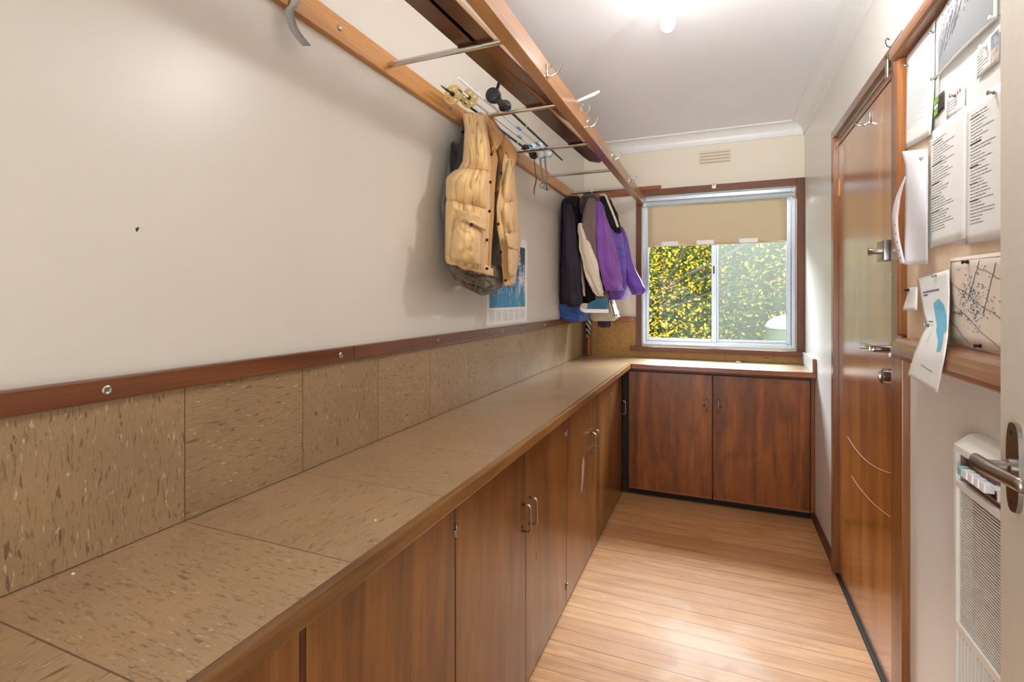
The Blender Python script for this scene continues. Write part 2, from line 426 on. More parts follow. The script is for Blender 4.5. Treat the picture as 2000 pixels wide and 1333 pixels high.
def left_cab(y0, y1, doors, label):
    e = empty('base_cabinet', ((XL+XD)/2, (y0+y1)/2, 0), label, 'cabinet', 'base cabinets under the long worktop')
    link('carcass', MB().box((XL+.005, y0+.001, .045), (XD-.020, y1-.001, ZT-.031)).box((XD-.022, y0+.001, .86), (XD-.017, y1-.001, ZT-.031)), 'carc', e)
    link('kickboard', MB().box((XL+.005, y0+.001, 0), (XD-.012, y1-.001, .044)), 'kick', e)
    for (a, b, hy) in doors:
        d = link('door', MB().box((XD-.018, a+.0015, .022), (XD, b-.0015, .903), .002), 'door_w', e)
        if hy is not None:
            dhandle(d, (XD, hy, .635), (1, 0, 0))
    return e
def hinge(e, y, z):
    link('hinge', MB().box((XD-.002, y-.010, z-.012), (XD+.005, y-.001, z+.004), .001).box((XD-.002, y+.001, z-.004), (XD+.005, y+.009, z+.012), .001).tube([(XD+.003, y, z-.016), (XD+.003, y, z+.016)], .0028, 8), 'steel', e)
k0 = left_cab(.118, 1.166, [(.12, .636, .61), (.65, 1.166, .676)], 'nearest wooden cabinet under the worktop, closest to the camera')
link('stile', MB().box((XD-.016, .6365, .03), (XD-.002, .6495, .90)), 'carc', k0)
k1 = left_cab(1.168, 2.210, [(1.168, 1.69, 1.660), (1.69, 2.210, 1.727)], 'second cabinet along the worktop, two D handles side by side in front')
keyhole(k1, (XD, 1.655, .605), (1, 0, 0)); hinge(k1, 1.167, .80); hinge(k1, 1.167, .12)
k2 = left_cab(2.212, 3.270, [(2.212, 2.712, 2.680), (2.712, 3.270, 2.750)], 'third cabinet along the worktop, white scuff mark on its near door')
hinge(k2, 2.211, .80); hinge(k2, 2.211, .10)
# the pale rubbed mark on its door
link('scuff_mark', MB().prism([(XD+.0004, y, z) for y, z in ((2.47, .44), (2.49, .50), (2.485, .56), (2.52, .605), (2.545, .57), (2.53, .50), (2.50, .43))], (.0003, 0, 0)), plain('scuff', (158, 126, 102), .8), k2)
k3 = left_cab(3.272, 3.66, [(3.272, 3.640, 3.61)], 'last narrow cabinet of the long run in the inner corner, single handle')
hinge(k3, 3.271, .80)
for n_, (y, z, dy, dz) in enumerate(((1.80, .42, .012, .03), (1.86, .47, .006, .02), (1.79, .36, .008, .006))):
    link('scuff_mark', MB().prism([(XD+.0004, y, z), (XD+.0004, y+dy*.4, z+dz), (XD+.0004, y+dy, z+dz*.8), (XD+.0004, y+dy*.6, z+dz*.1)], (.0003, 0, 0)), bpy.data.materials['scuff'], k1)
# back cabinet
YD = 3.655
e = empty('base_cabinet', (0, 3.86, 0), 'dark wooden double-door cabinet below the window at the end wall', 'cabinet')
link('carcass', MB().box((-.598, YD+.019, .085), (XR-.016, YB-.003, ZT-.032)), 'carc', e)
link('kickboard', MB().box((-.598, YD+.055, 0), (XR-.016, YB-.003, .084)), 'kick', e)
link('end_stile', MB().box((.541, YD-.002, .055), (XR-.002, YD+.018, .914), .003), 'door_w2', e)
link('gap_shade_strip', MB().box((-.638, YD+.012, .03), (-.602, YD+.018, ZT-.033)), 'dark', e)  # near-black strip standing in for the shade in the corner gap
link('top_rail', MB().box((-.598, YD+.004, .896), (.540, YD+.018, .914), .002), 'carc', e)
for (a, b, hx, kx) in ((-.596, -.037, -.073, -.088), (-.034, .539, .001, .014)):
    d = link('door', MB().box((a+.0015, YD, .052), (b-.0015, YD+.018, .893), .003), 'door_w2', e)
    dhandle(d, (hx, YD, .69), (0, -1, 0), .082, .028, .004)
    keyhole(d, (kx, YD, .685), (0, -1, 0))
    link('bottom_lip', MB().box((a+.004, YD-.003, .054), (b-.004, YD-.0005, .066), .001), 'nosex', d)

# ------------------------------------------------------------------ window
w = empty('window_1', (0, YB, 1.0), None, None, None, 'structure')
YW = YB-.022
link('wood_frame', MB().box((-.602, YW, 1.035), (-.5605, YB+.06, 2.268), .003), 'wframe', w)
link('wood_frame', MB().box((.5155, YW, 1.035), (XR-.002, YB+.06, 2.268), .003), 'wframe', w)
link('wood_head', MB().box((-.5600, YW, 2.2155), (.515, YB+.06, 2.268), .003), 'wframex', w)
link('wood_sill', MB().box((-.648, YW-.012, 1.000), (XR-.003, YB+.02, 1.036), .003), 'wframex', w)
# aluminium sliding frame
YA = YB+.035
link('outer_frame', MB().box((-.559, YA, 1.046), (-.533, YA+.05, 2.214), .002).box((.489, YA, 1.046), (.514, YA+.05, 2.214), .002)
     .box((-.533, YA, 1.046), (.489, YA+.05, 1.076), .002).box((-.533, YA, 2.186), (.489, YA+.05, 2.214), .002), 'alu', w)
sl = link('sliding_sash', MB().box((-.532, YA+.006, 1.077), (-.512, YA+.024, 2.185), .002).box((-.048, YA+.004, 1.077), (-.012, YA+.024, 2.185), .002)
     .box((-.512, YA+.006, 1.077), (-.048, YA+.024, 1.100), .002).box((-.512, YA+.006, 2.16), (-.048, YA+.024, 2.185), .002), 'alu', w)
link('latch', MB().box((-.036, YA-.004, 1.60), (-.026, YA+.005, 1.66), .002), 'black', sl)
fs = link('screen_sash', MB().box((-.011, YA+.026, 1.077), (.004, YA+.044, 2.185), .002).box((.458, YA+.026, 1.077), (.488, YA+.044, 2.185), .002)
     .box((.004, YA+.026, 1.077), (.458, YA+.044, 1.098), .002).box((.004, YA+.026, 2.165), (.458, YA+.044, 2.185), .002), 'alu', w)
t = NT('window_glass'); tr = t.n('BsdfTransparent'); gl = t.n('BsdfGlossy'); mx = t.n('MixShader'); fr_ = t.n('Fresnel')
tr.inputs[0].default_value = (.96, .985, .975, 1); gl.inputs['Roughness'].default_value = .02; fr_.inputs[0].default_value = 1.18
t.l(fr_.outputs[0], mx.inputs[0]); t.l(tr.outputs[0], mx.inputs[1]); t.l(gl.outputs[0], mx.inputs[2]); t.l(mx.outputs[0], t.t.nodes['Material Output'].inputs[0]); M['glass'] = t.m
link('glass_pane', MB().box((-.513, YA+.013, 1.099), (-.047, YA+.016, 2.161)), 'glass', sl)
link('glass_pane', MB().box((.003, YA+.033, 1.097), (.459, YA+.036, 2.166)), 'glass', fs)
t = NT('insect_screen'); nt = t.t
tr = t.n('BsdfTransparent'); mx = t.n('MixShader'); tl = t.n('BsdfTranslucent'); df = t.n('BsdfDiffuse'); mx2 = t.n('MixShader')
for nd in (tl, df): nd.inputs[0].default_value = srgb(116, 118, 110)
mx2.inputs[0].default_value = .5; t.l(df.outputs[0], mx2.inputs[1]); t.l(tl.outputs[0], mx2.inputs[2])
mx.inputs[0].default_value = .2; t.l(tr.outputs[0], mx.inputs[1]); t.l(mx2.outputs[0], mx.inputs[2]); t.l(mx.outputs[0], nt.nodes['Material Output'].inputs[0])
M['screen'] = t.m
link('insect_screen', MB().box((.004, YA+.0405, 1.098), (.458, YA+.0412, 2.165)), 'screen', fs)
# roller blind
b = empty('roller_blind', (-.02, YB+.02, 1.83), 'cream roller blind pulled halfway down the window with three white tabs', 'blind')
link('roller_tube', MB().tube([(-.527, YB+.012, 2.158), (.480, YB+.012, 2.158)], .021, 20), plain('roller_tube', (188, 200, 208), .35), b, smooth='auto')
link('roller_cap', MB().tube([(-.548, YB+.012, 2.158), (-.5275, YB+.012, 2.158)], .019, 16), 'tab', b, smooth='auto')
link('roller_cap', MB().tube([(.4805, YB+.012, 2.158), (.503, YB+.012, 2.158)], .019, 16), 'blind', b, smooth='auto')
link('bracket', MB().box((.5035, YB-.004, 2.135), (.508, YB+.03, 2.19)), 'steel', b)
link('bracket', MB().box((-.553, YB-.004, 2.135), (-.5485, YB+.03, 2.19)), 'steel', b)
P = []
for i in range(14):
    z = 2.150-(2.150-1.828)*i/13
    P.append([(-.519+.978*j/16, YB+.033 - (.012 if i == 0 else 0)*0 + .0012*math.sin(j*.7+i*.3), z+ (.002*math.sin(j*.5) if i == 13 else 0)) for j in range(17)])
link('blind_cloth', MB().grid(P), 'blind', b, smooth=True, solid=.001)
link('bottom_bar', MB().box((-.519, YB+.0285, 1.820), (.459, YB+.0375, 1.8285), .003), 'blind', b)
for x in (-.350, -.092, .207): link('pull_tab', MB().box((x-.062, YB+.022, 1.826), (x+.062, YB+.028, 1.859), .003), 'tab', b)
hk = tag(link('window_hook', MB().box((-.045, YW-.006, 2.238), (-.015, YW-.0005, 2.275), .002).tube([(-.03, YW-.005, 2.262), (-.03, YW-.022, 2.258), (-.03, YW-.026, 2.27)], .003, 8), 'steel'),
    'small metal catch screwed to the head of the window frame', 'hook')
# vent
v = empty('wall_vent', (-.03, YB, 2.43), 'slotted plaster vent high on the end wall above the window', 'vent')
M['vent'] = plain('vent_plaster', (224, 212, 188), .6, var=.02)
link('plate', MB().box((-.135, YB-.004, 2.428), (.085, YB-.0005, 2.528), .002), 'vent', v)
for k in range(4):
    link('slot', MB().box((-.128, YB-.0065, 2.437+k*.0235), (.078, YB-.0045, 2.4425+k*.0235), .001), plain('slot_shadow', (172, 160, 136), .8) if k == 0 else bpy.data.materials['slot_shadow'], v)

# ------------------------------------------------------------------ ceiling bulbs
t = NT('bulb_glow'); t.b.inputs['Emission Color'].default_value = (1, .97, .92, 1); t.b.inputs['Emission Strength'].default_value = 6
t.b.inputs['Base Color'].default_value = (1, 1, 1, 1); M['glow'] = t.m
def bulb(x, y, label):
    e = empty('ceiling_lamp', (x, y, ZC), label, 'lamp', 'bare bulbs on the ceiling')
    link('lamp_holder', MB().lathe((x, y, ZC-.001), (0, 0, -1), [(.030, 0), (.030, .008), (.021, .014), (.019, .05), (.0175, .062)], 20), 'white', e, smooth='auto')
    link('bulb', MB().lathe((x, y, ZC-.060), (0, 0, -1), [(.013, 0), (.0155, .012), (.019, .026), (.0265, .044), (.0305, .062), (.0295, .078), (.022, .094), (.010, .103), (.0, .105)], 24), 'glow', e, smooth=True)
bulb(-.19, 2.14, 'bare white light bulb glowing in its holder on the ceiling')
bulb(.27, 1.62, 'added bare bulb on the ceiling nearer the camera, out of view')  # added unseen bulb to go with the rack-shadow light
for o_ in bpy.data.objects:
    if o_.name.startswith('bulb_light'): o_.location = (-.19, 2.14, ZC-.19)
    if o_.name.startswith('added_bulb_light'): o_.location = (.27, 1.62, ZC-.20)

# ------------------------------------------------------------------ overhead rack
RZ0, RZ1 = 2.155, 2.222
rk = empty('hanging_rack', (-.8, 2, RZ0), 'overhead wooden rack with chrome rods fixed along the left wall', 'rack')
link('wall_board', MB().box((XL, YF+.02, 2.152), (XL+.021, YB-.022, 2.226), .003), 'rack', rk)
link('end_board', MB().box((XL+.0005, YB-.021, 2.232), (-.412, YB-.0005, 2.296), .003), 'rackx', rk)
link('front_beam', MB().box((-.584, YF+.02, RZ0), (-.540, YB-.023, RZ1+.004), .003), 'beam', rk)
for y in (-.29, .27, .83, 1.39, 1.93, 2.47, 3.03, 3.59):
    tag(link('rod', MB().tube([(XL+.0205, y, 2.187), (-.5835, y, 2.187)], .0095, 14), 'chrome', rk, smooth='auto'), 'chrome rod')
for y in (.1, .62, 1.15, 1.80, 2.55, 3.35):
    screw(rk, (XL+.0205, y, 2.19), (1, 0, 0))
def coat_hook(y, z=2.185):
    x = -.5395
    mb = MB().box((x, y-.010, z-.022), (x+.003, y+.010, z+.022), .001)
    mb.tube([(x+.002, y, z-.012), (x+.018, y, z-.018), (x+.036, y, z-.010), (x+.048, y, z+.006), (x+.052, y, z+.020)], [.0035, .0035, .0032, .003, .0042], 8)
    mb.tube([(x+.002, y, z+.008), (x+.012, y, z+.014), (x+.016, y, z+.028)], [.003, .003, .0035], 8)
    tag(link('coat_hook', mb, 'chrome', rk, smooth='auto'), 'chrome coat hook')
for y in (.5, 1.08, 1.63, 2.18, 2.74, 3.32): coat_hook(y)
# white clip with a wire loop
e = empty('clothes_clip', (-.50, 2.02, 2.2), 'small white clip with a wire loop resting on the front beam of the rack', 'clip')
link('clip_body', MB().tube([(-.545, 2.035, 2.2305), (-.52, 2.03, 2.235), (-.47, 2.02, 2.243), (-.445, 2.015, 2.250)], [.006, .006, .0075, .005], 8), 'tab', e, smooth=True)
link('wire_loop', MB().tube([(-.52, 2.03, 2.228)]+[(-.507+.018*math.cos(a), 2.03, 2.195+.02*math.sin(a)) for a in [PI/2+k*PI/7 for k in range(15)]], .0012, 6), 'steel', e)

# ------------------------------------------------------------------ skis on the rack
def ski(x0, x1, y0, y1, wid, rise, label, r_len=.5, z=2.1975):
    e = empty('wooden_ski', ((x0+x1)/2, (y0+y1)/2, z), label, 'ski', 'pair of wooden skis lying on the rack rods')
    n = 60; th = .016
    def sect(k):
        s = k/n; y = y0+(y1-y0)*s; x = x0+(x1-x0)*s
        d = y1-y; w = wid/2*(.86+.14*abs(2*s-1))
        if d < .075: w *= math.sqrt(max(0.0, 1-((.075-d)/.075)**2))*.98+.02
        up = rise*max(0, 1-d/r_len)**2
        return x, y, w, z+up
    def body(zoff0, zoff1, inset):
        RR = []
        for k in range(n+1):
            x, y, w, zz = sect(k); w = max(w-inset, .001)
            RR.append([(x-w, y, zz+zoff0), (x+w, y, zz+zoff0), (x+w, y, zz+zoff1), (x-w, y, zz+zoff1)])
        return MB().rings(RR)
    link('ski_body', body(.003, th, 0), 'ski_side', e)
    link('ski_base', body(.0, .0029, .0), 'ski', e)
ski(-.812, -.645, -.6, 2.92, .080, .010, 'dark wooden ski nearer the wall, its rounded end lowest in view', .3)
ski(-.745, -.618, -.6, 2.52, .072, .085, 'dark wooden ski beside the front beam, tip curving up', 1.1)
# fix the second ski's rise so the base shows its pale side: done by its curve

# ------------------------------------------------------------------ ski poles
def pole(p0, p1, col, bands, grip_end, label, grip=('black', 'black'), basket=None, strap=None, r=.0055):
    p0, p1 = Vector(p0), Vector(p1); d = (p1-p0).normalized(); L = (p1-p0).length
    e = empty('ski_pole', (p0+p1)/2, label, 'ski pole', 'ski poles lying on the rack rods')
    link('shaft', MB().tube([p0, p0+d*L*.5, p1], [r*.8, r, r], 10), col, e, smooth='auto')
    for (a, b_, m) in bands: link('band', MB().tube([p0+d*a, p0+d*b_], r+.0008, 10), m, e, smooth='auto')
    g = p1-d*.005; K_ = grip_end
    side = d.cross(Vector((0, 0, 1))).normalized()
    link('grip', MB().lathe(g-d*.13, d, [(a_*K_, b_) for a_, b_ in [(.009, 0), (.018, .008), (.022, .02), (.020, .034), (.0125, .045), (.012, .075), (.0115, .10), (.015, .115), (.021, .124), (.024, .135), (.023, .148), (.016, .158), (.0, .160)]], 16), grip[0], e, smooth='auto')
    link('grip_cap', MB().lathe(g+d*.012, d, [(a_*K_, b_) for a_, b_ in [(.0235, 0), (.0245, .006), (.022, .016), (.010, .021), (.0, .0215)]], 16), grip[1], e, smooth='auto')
    if basket:
        c = p0+d*.06
        mb = MB()
        nn = 28
        # disc basket with a raised rim and spokes
        qa = d.orthogonal().normalized(); qb = d.cross(qa)
        cir = lambda r_, h_: [c+d*h_+(qa*math.cos(2*PI*k/nn)+qb*math.sin(2*PI*k/nn))*r_ for k in range(nn)]
        for (ra, rb) in ((.004, .017), (.029, .039)):
            mb.rings([cir(ra, 0), cir(rb, 0), cir(rb, .004), cir(ra, .004), cir(ra, 0)], cap=False)
        for k in range(5):
            a = 2*PI*k/5; q = d.orthogonal().normalized(); q2 = d.cross(q); r_ = q*math.cos(a)+q2*math.sin(a)
            wv = d.cross(r_)*.007; mb.prism([c+r_*.015-wv, c+r_*.031-wv*1.4, c+r_*.031+wv*1.4, c+r_*.015+wv], d*.004)
        link('basket', mb, basket, e)
        link('basket_hub', MB().lathe(c-d*.012, d, [(.007, 0), (.009, .01), (.009, .03), (.006, .036)], 12), 'black', e, smooth='auto')
        link('tip', MB().lathe(p0, -d, [(.004, -.01), (.004, .01), (.0015, .03), (.0, .032)], 8), 'steel', e)
    return e
M['navy'] = plain('pole_navy', (28, 62, 96), .3)
M['aqua'] = plain('aqua_plastic', (58, 168, 198), .35)
M['lime'] = plain('lime_band', (178, 210, 60), .4)
M['pwhite'] = plain('pole_white', (226, 230, 234), .3)
zp = 2.205
pole(ax(868, 163, -.955)*0+Vector((-.955, 1.66, zp)), (-.942, 2.60, zp), 'black', [(.42, .62, 'navy'), (.70, .72, 'lime'), (.83, .845, 'lime')], 1,
     'black and navy ski pole with lime bands closest to the wall', basket='gold')
pole((-.915, 1.72, zp+.003), (-.898, 2.60, zp), 'pwhite', [(.55, .60, 'aqua'), (.70, .78, 'aqua')], 1,
     'white ski pole with aqua band, second from the wall', ('pwhite', 'aqua'), 'gold')
pole((-.865, 1.60, zp), (-.858, 2.60, zp), 'pwhite', [(.55, .60, 'aqua'), (.80, .88, 'aqua')], 1,
     'white ski pole with aqua grip, third from the wall', ('pwhite', 'aqua'), None)
pole((-.835, 2.80, zp+.008), (-.828, 1.83, zp+.014), 'black', [(.60, .615, 'lime')], 1.25,
     'black ski pole lying the other way, grip towards the camera', ('black', 'black'), None)
def strap(pts, wid, mat, name, label, cat, group=None, parent=None, th=.0015, wdir=(0, 1, 0)):
    wv = Vector(wdir)*wid/2
    mb = MB().grid([[Vector(p)-wv, Vector(p)+wv] for p in pts])
    o = link(name, mb, mat, parent, solid=th, smooth=True)
    if parent is None: tag(o, label, cat, group)
    return o
def smooth_pts(pts, n=6):
    pts = [Vector(p) for p in pts]; out = []
    for i in range(len(pts)-1):
        p0 = pts[max(i-1, 0)]; p1 = pts[i]; p2 = pts[i+1]; p3 = pts[min(i+2, len(pts)-1)]
        for k in range(n):
            t_ = k/n
            out.append(.5*((2*p1)+(-p0+p2)*t_+(2*p0-5*p1+4*p2-p3)*t_**2+(-p0+3*p1-3*p2+p3)*t_**3))
    out.append(pts[-1]); return out
# wrist strap of the reversed pole, running up under the skis
strap(smooth_pts([(-.828, 1.845, 2.222), (-.812, 1.825, 2.245), (-.79, 1.80, 2.262), (-.765, 1.77, 2.262), (-.742, 1.76, 2.245)]), .016, 'black', 'wrist_strap', 'black wrist strap looped above the black pole grip', 'strap', wdir=(.3, .95, 0))
M['webgrey'] = plain('grey_webbing', (150, 146, 138), .8, bump=.4, nscale=120)
strap(smooth_pts([(-.935, 2.60, 2.20), (-.93, 2.60, 2.12), (-.925, 2.605, 2.07), (-.935, 2.60, 2.01), (-.93, 2.59, 1.98)]), .012, 'black', 'hanging_strap', 'thin black strap dangling from the ski poles', 'strap')
bl = empty('buckled_strap', (-.89, 2.66, 2.03), 'pair of grey straps with metal rings dangling below the ski poles', 'strap')
for dx, dy in ((-.012, 0), (.012, .01)):
    strap(smooth_pts([(-.895+dx, 2.62+dy, 2.195), (-.895+dx, 2.63+dy, 2.14), (-.888+dx, 2.635+dy, 2.09), (-.892+dx*.5, 2.635+dy, 2.05)]), .013, 'webgrey', 'webbing', None, None, parent=bl, wdir=(.5, .86, 0))
for cx_, cz_ in ((-.90, 2.037), (-.88, 2.028)):
    link('ring', MB().tube([(cx_+.014*math.cos(a), 2.635, cz_+.014*math.sin(a)) for a in [k*PI/8 for k in range(17)]], .0028, 6), 'steel', bl, smooth=True)
link('clip', MB().box((-.878, 2.628, 2.006), (-.862, 2.642, 2.036), .003), 'steel', bl)
# grey webbing strap at the near part of the wall board
strap(smooth_pts([(-1.000, .985, 2.24), (-1.002, .985, 2.20), (-1.004, .978, 2.165), (-1.006, .965, 2.14), (-1.004, .975, 2.105), (-.998, .99, 2.085), (-.995, 1.012, 2.072)]), .030, 'webgrey', 'webbing_strap', 'frayed grey webbing strap dangling over the wall board near the camera', 'strap', wdir=(0, .9, .42), th=.003)

# ------------------------------------------------------------------ cloth builders
def resample(poly, n):
    P_ = [Vector(p) for p in poly]; L = [0]
    for i in range(1, len(P_)): L.append(L[-1]+(P_[i]-P_[i-1]).length)
    out = []
    for k in range(n):
        t_ = L[-1]*k/(n-1); i = 0
        while i < len(L)-2 and L[i+1] < t_: i += 1
        f = (t_-L[i])/max(L[i+1]-L[i], 1e-9); out.append(P_[i].lerp(P_[i+1], f))
    return out
def patch(left, right, xl, xr, n=40, m=20, bulge=.0, puff=(), amp=.0, wr=.004, seed=0, out=1):
    """cloth panel between two edges given in the photo's pixels; xl/xr the distance of each edge from the middle of the room"""
    A = resample([(u, v, xl[min(i, len(xl)-1)] if hasattr(xl, '__len__') else xl) for i, (u, v) in enumerate(left)], n)
    B = resample([(u, v, xr[min(i, len(xr)-1)] if hasattr(xr, '__len__') else xr) for i, (u, v) in enumerate(right)], n)
    P = []
    for i in range(n):
        row = []; t_ = i/(n-1)
        pf = 0
        if puff:
            for a, b_ in zip(puff[:-1], puff[1:]):
                if a <= t_ <= b_: pf = amp*math.sqrt(max(0, math.sin(PI*(t_-a)/(b_-a))))
        for j in range(m):
            s = j/(m-1); q = A[i].lerp(B[i], s)
            edge = min(1, 6*s, 6*(1-s))
            x = q.z + bulge*math.sin(PI*s) + pf*edge*out
            x += wr*noise.noise(Vector((s*9+seed, t_*5, seed)))*edge + wr*.7*noise.noise(Vector((s*26+seed, t_*7+seed, 3)))*edge
            row.append(ax(q.x, q.y, x))
        P.append(row)
    return MB().grid(P)
def cloth_mat(name, col, rough=.75, bump=.35, ns=55, sheen=.2, stretch=(1, 1, .25), var=.1):
    t = NT(name); v = t.obj()
    c = srgb(col); n1 = t.noise(v, 9, 4)
    t.l(t.ramp(n1, [(.3, tuple(x*(1-var) for x in c[:3])+(1,)), (.7, tuple(min(1, x*(1+var)) for x in c[:3])+(1,))]), t.b.inputs['Base Color'])
    t.b.inputs['Roughness'].default_value = rough; t.b.inputs['Sheen Weight'].default_value = sheen
    h = t.noise(t.vec(v, stretch), ns, 5, .6, 1.2); t.bump(h, bump, .006); return t.m
M['mustard'] = cloth_mat('mustard_shell', (222, 182, 124), .6, .45, 46)
M['mustard_d'] = cloth_mat('mustard_collar', (196, 142, 74), .7, .8, 40)
M['lining'] = cloth_mat('brown_grey_lining', (104, 90, 72), .5, .6, 40)
M['lining_d'] = cloth_mat('dark_armhole_binding', (44, 40, 38), .6)
M['greyshell'] = cloth_mat('grey_shell', (112, 106, 98), .6)
M['snap'] = plain('snap_metal', (62, 46, 38), .3, .7)

# ------------------------------------------------------------------ the mustard vest
vest = empty('puffer_vest', (-.87, 1.92, 1.43), 'mustard yellow padded vest hanging open on the rack by the left wall', 'vest')
A_left = [(909, 225), (913, 250), (911, 292), (909, 318), (898, 335), (886, 341), (877, 350), (876, 381), (876, 418), (875, 472), (875, 509)]
A_x = [-.935, -.925, -.915, -.91, -.915, -.925, -.935, -.93, -.925, -.93, -.935]
A_mid = [(941, 226), (944, 233), (951, 282), (954, 315), (953, 348), (952, 385), (952, 420), (949, 470), (946, 533)]
A_right = [(950, 232), (957, 250), (968, 290), (973, 312), (969, 340), (966, 381), (965, 420), (961, 472), (958, 538)]
link('front_panel', patch(A_left, A_mid, A_x, [-.90, -.89, -.86, -.845, -.84, -.84, -.84, -.845, -.85], 90, 30, .014, (0, .36, .60, 1.0), .038, .016, 1), 'mustard', vest, smooth=True, solid=.012, off=-1)
link('button_placket', patch(A_mid, A_right, [-.895, -.885, -.855, -.84, -.835, -.835, -.835, -.84, -.845], [-.895, -.88, -.86, -.85, -.835, -.83, -.83, -.835, -.84], 60, 10, .004, (), 0, .004, 5), 'mustard_d', vest, smooth=True, solid=.010, off=-1)
# hem band of the near panel
link('hem_band', patch([(874, 499), (875, 513)], [(958, 525), (959, 540)], [-.928, -.93], [-.842, -.842], 6, 24, .026, (), 0, .006, 8), 'mustard', vest, smooth=True, solid=.012, off=-1)
# pocket and flap
pk = link('pocket', patch([(891, 430), (885, 470), (880, 503)], [(938, 446), (938, 480), (937, 519)], [-.862, -.862, -.868], [-.806, -.806, -.812], 16, 14, .022, (0, 1), .014, .010, 3), 'mustard', vest, smooth=True, solid=.006, off=-1)
link('pocket_flap', patch([(889, 406), (893, 415), (897, 424)], [(950, 427), (949, 440), (947, 451)], [-.848, -.848, -.845], [-.790, -.790, -.788], 10, 18, .026, (), 0, .003, 4), 'mustard', pk, smooth=True, solid=.006, off=-1)
# far panel
B_left = [(985, 300), (978, 340), (971, 388), (969, 405), (972, 450), (975, 490), (980, 525), (984, 559)]
B_mid = [(992, 315), (987, 350), (982, 390), (979, 410), (982, 450), (986, 490), (990, 525), (995, 558)]
B_right = [(1004, 305), (1000, 335), (1003, 365), (1007, 398), (1009, 430), (1013, 470), (1008, 515), (999, 556)]
link('button_placket', patch(B_left, B_mid, -.865, -.855, 50, 8, .002, (), 0, .003, 15), 'mustard', vest, smooth=True, solid=.010, off=-1)
link('front_panel', patch(B_mid, B_right, -.857, [-.90, -.91, -.915, -.92, -.92, -.925, -.92, -.92], 70, 18, .010, (0, .34, .58, 1.0), .028, .012, 21), 'mustard', vest, smooth=True, solid=.012, off=-1)
pk = link('pocket', patch([(990, 478), (992, 510), (993, 540)], [(1011, 478), (1009, 505), (1003, 540)], -.828, -.878, 14, 10, .012, (0, 1), .010, .008, 23), 'mustard', vest, smooth=True, solid=.006, off=-1)
link('pocket_flap', patch([(984, 458), (989, 470), (991, 482)], [(1011, 458), (1012, 474), (1010, 491)], -.815, -.870, 8, 10, .012, (), 0, .003, 24), 'mustard', pk, smooth=True, solid=.006, off=-1)
# collar: near half folds over, far half behind it
link('collar', patch([(940, 226), (948, 250), (954, 270), (958, 290), (960, 300)], [(954, 225), (966, 243), (984, 262), (983, 275), (970, 293)], [-.91, -.89, -.87, -.855, -.845], [-.91, -.88, -.845, -.84, -.84], 30, 14, .014, (0, 1), .010, .006, 31), 'mustard_d', vest, smooth=True, solid=.012, off=-1)
link('collar', patch([(975, 278), (972, 300), (976, 330), (974, 350), (969, 388)], [(985, 266), (1001, 290), (1006, 308), (998, 332), (985, 345)], [-.90, -.90, -.89, -.885, -.88], [-.885, -.87, -.862, -.862, -.868], 30, 14, .01, (0, 1), .008, .006, 37), 'mustard_d', vest, smooth=True, solid=.012, off=-1)
link('collar_back', patch([(950, 228), (958, 250), (966, 280), (969, 300)], [(960, 226), (975, 246), (988, 268), (984, 290)], -.965, -.965, 14, 10, -.01, (), 0, .004, 39), 'mustard_d', vest, smooth=True, solid=.01)
# back panel, its lining and rolled hem
link('back_panel', patch([(910, 226), (905, 262), (898, 302), (882, 345), (870, 400), (872, 470), (877, 512), (890, 545)], [(952, 232), (975, 262), (995, 300), (1003, 350), (1007, 400), (1010, 470), (1000, 520), (985, 545)], -.985, -.985, 50, 26, -.012, (0, .33, .6, 1), .010, .008, 41, -1), 'lining', vest, smooth=True, solid=.012)
link('lining_hem', patch([(877, 514), (880, 524), (890, 536), (900, 545)], [(982, 520), (984, 545), (978, 560), (965, 567)], -.935, -.915, 24, 30, .022, (0, .48, 1), .020, .016, 43), 'lining', vest, smooth=True, solid=.012)
link('lining_hem', patch([(878, 528), (886, 543), (903, 558), (925, 568)], [(975, 556), (968, 566), (955, 573), (940, 576)], -.955, -.935, 18, 30, .016, (0, 1), .014, .014, 47), 'lining', vest, smooth=True, solid=.012)
link('armhole_binding', patch([(904, 230), (901, 266), (895, 302), (887, 337), (880, 347)], [(911, 227), (914, 252), (912, 292), (909, 320), (899, 335)], -.965, [-.930, -.925, -.92, -.92, -.925], 40, 8, -.006, (), 0, .002, 51), 'lining_d', vest, smooth=True, solid=.006)
link('side_gusset', patch([(880, 349), (874, 400), (873, 450), (874, 500)], [(878, 349), (876.5, 400), (876, 450), (876, 508)], -.985, -.932, 30, 8, .0, (), 0, .004, 53), 'mustard', vest, smooth=True, solid=.008)
for (u, v_, x) in ((971, 273, -.834), (961, 302, -.826), (958.5, 356, -.816), (957, 413, -.812), (952, 469, -.815), (952, 525, -.818), (922, 439, -.786),
                   (995, 311, -.850), (981, 339, -.858), (974, 438, -.848), (979, 493, -.848), (988, 548, -.848), (1008.5, 484, -.872)):
    p = ax(u, v_, x); link('snap_button', MB().lathe(p-Vector((.004, 0, 0)), (1, -.25, 0), [(.006, 0), (.006, .004), (.0045, .006), (.003, .0045), (.0, .0045)], 12), 'snap', vest, smooth='auto')
vh = tag(empty('coat_hanger', (-.93, 1.93, 2.15)), 'dark hanger inside the mustard vest, its hook over the second chrome rod', 'hanger')
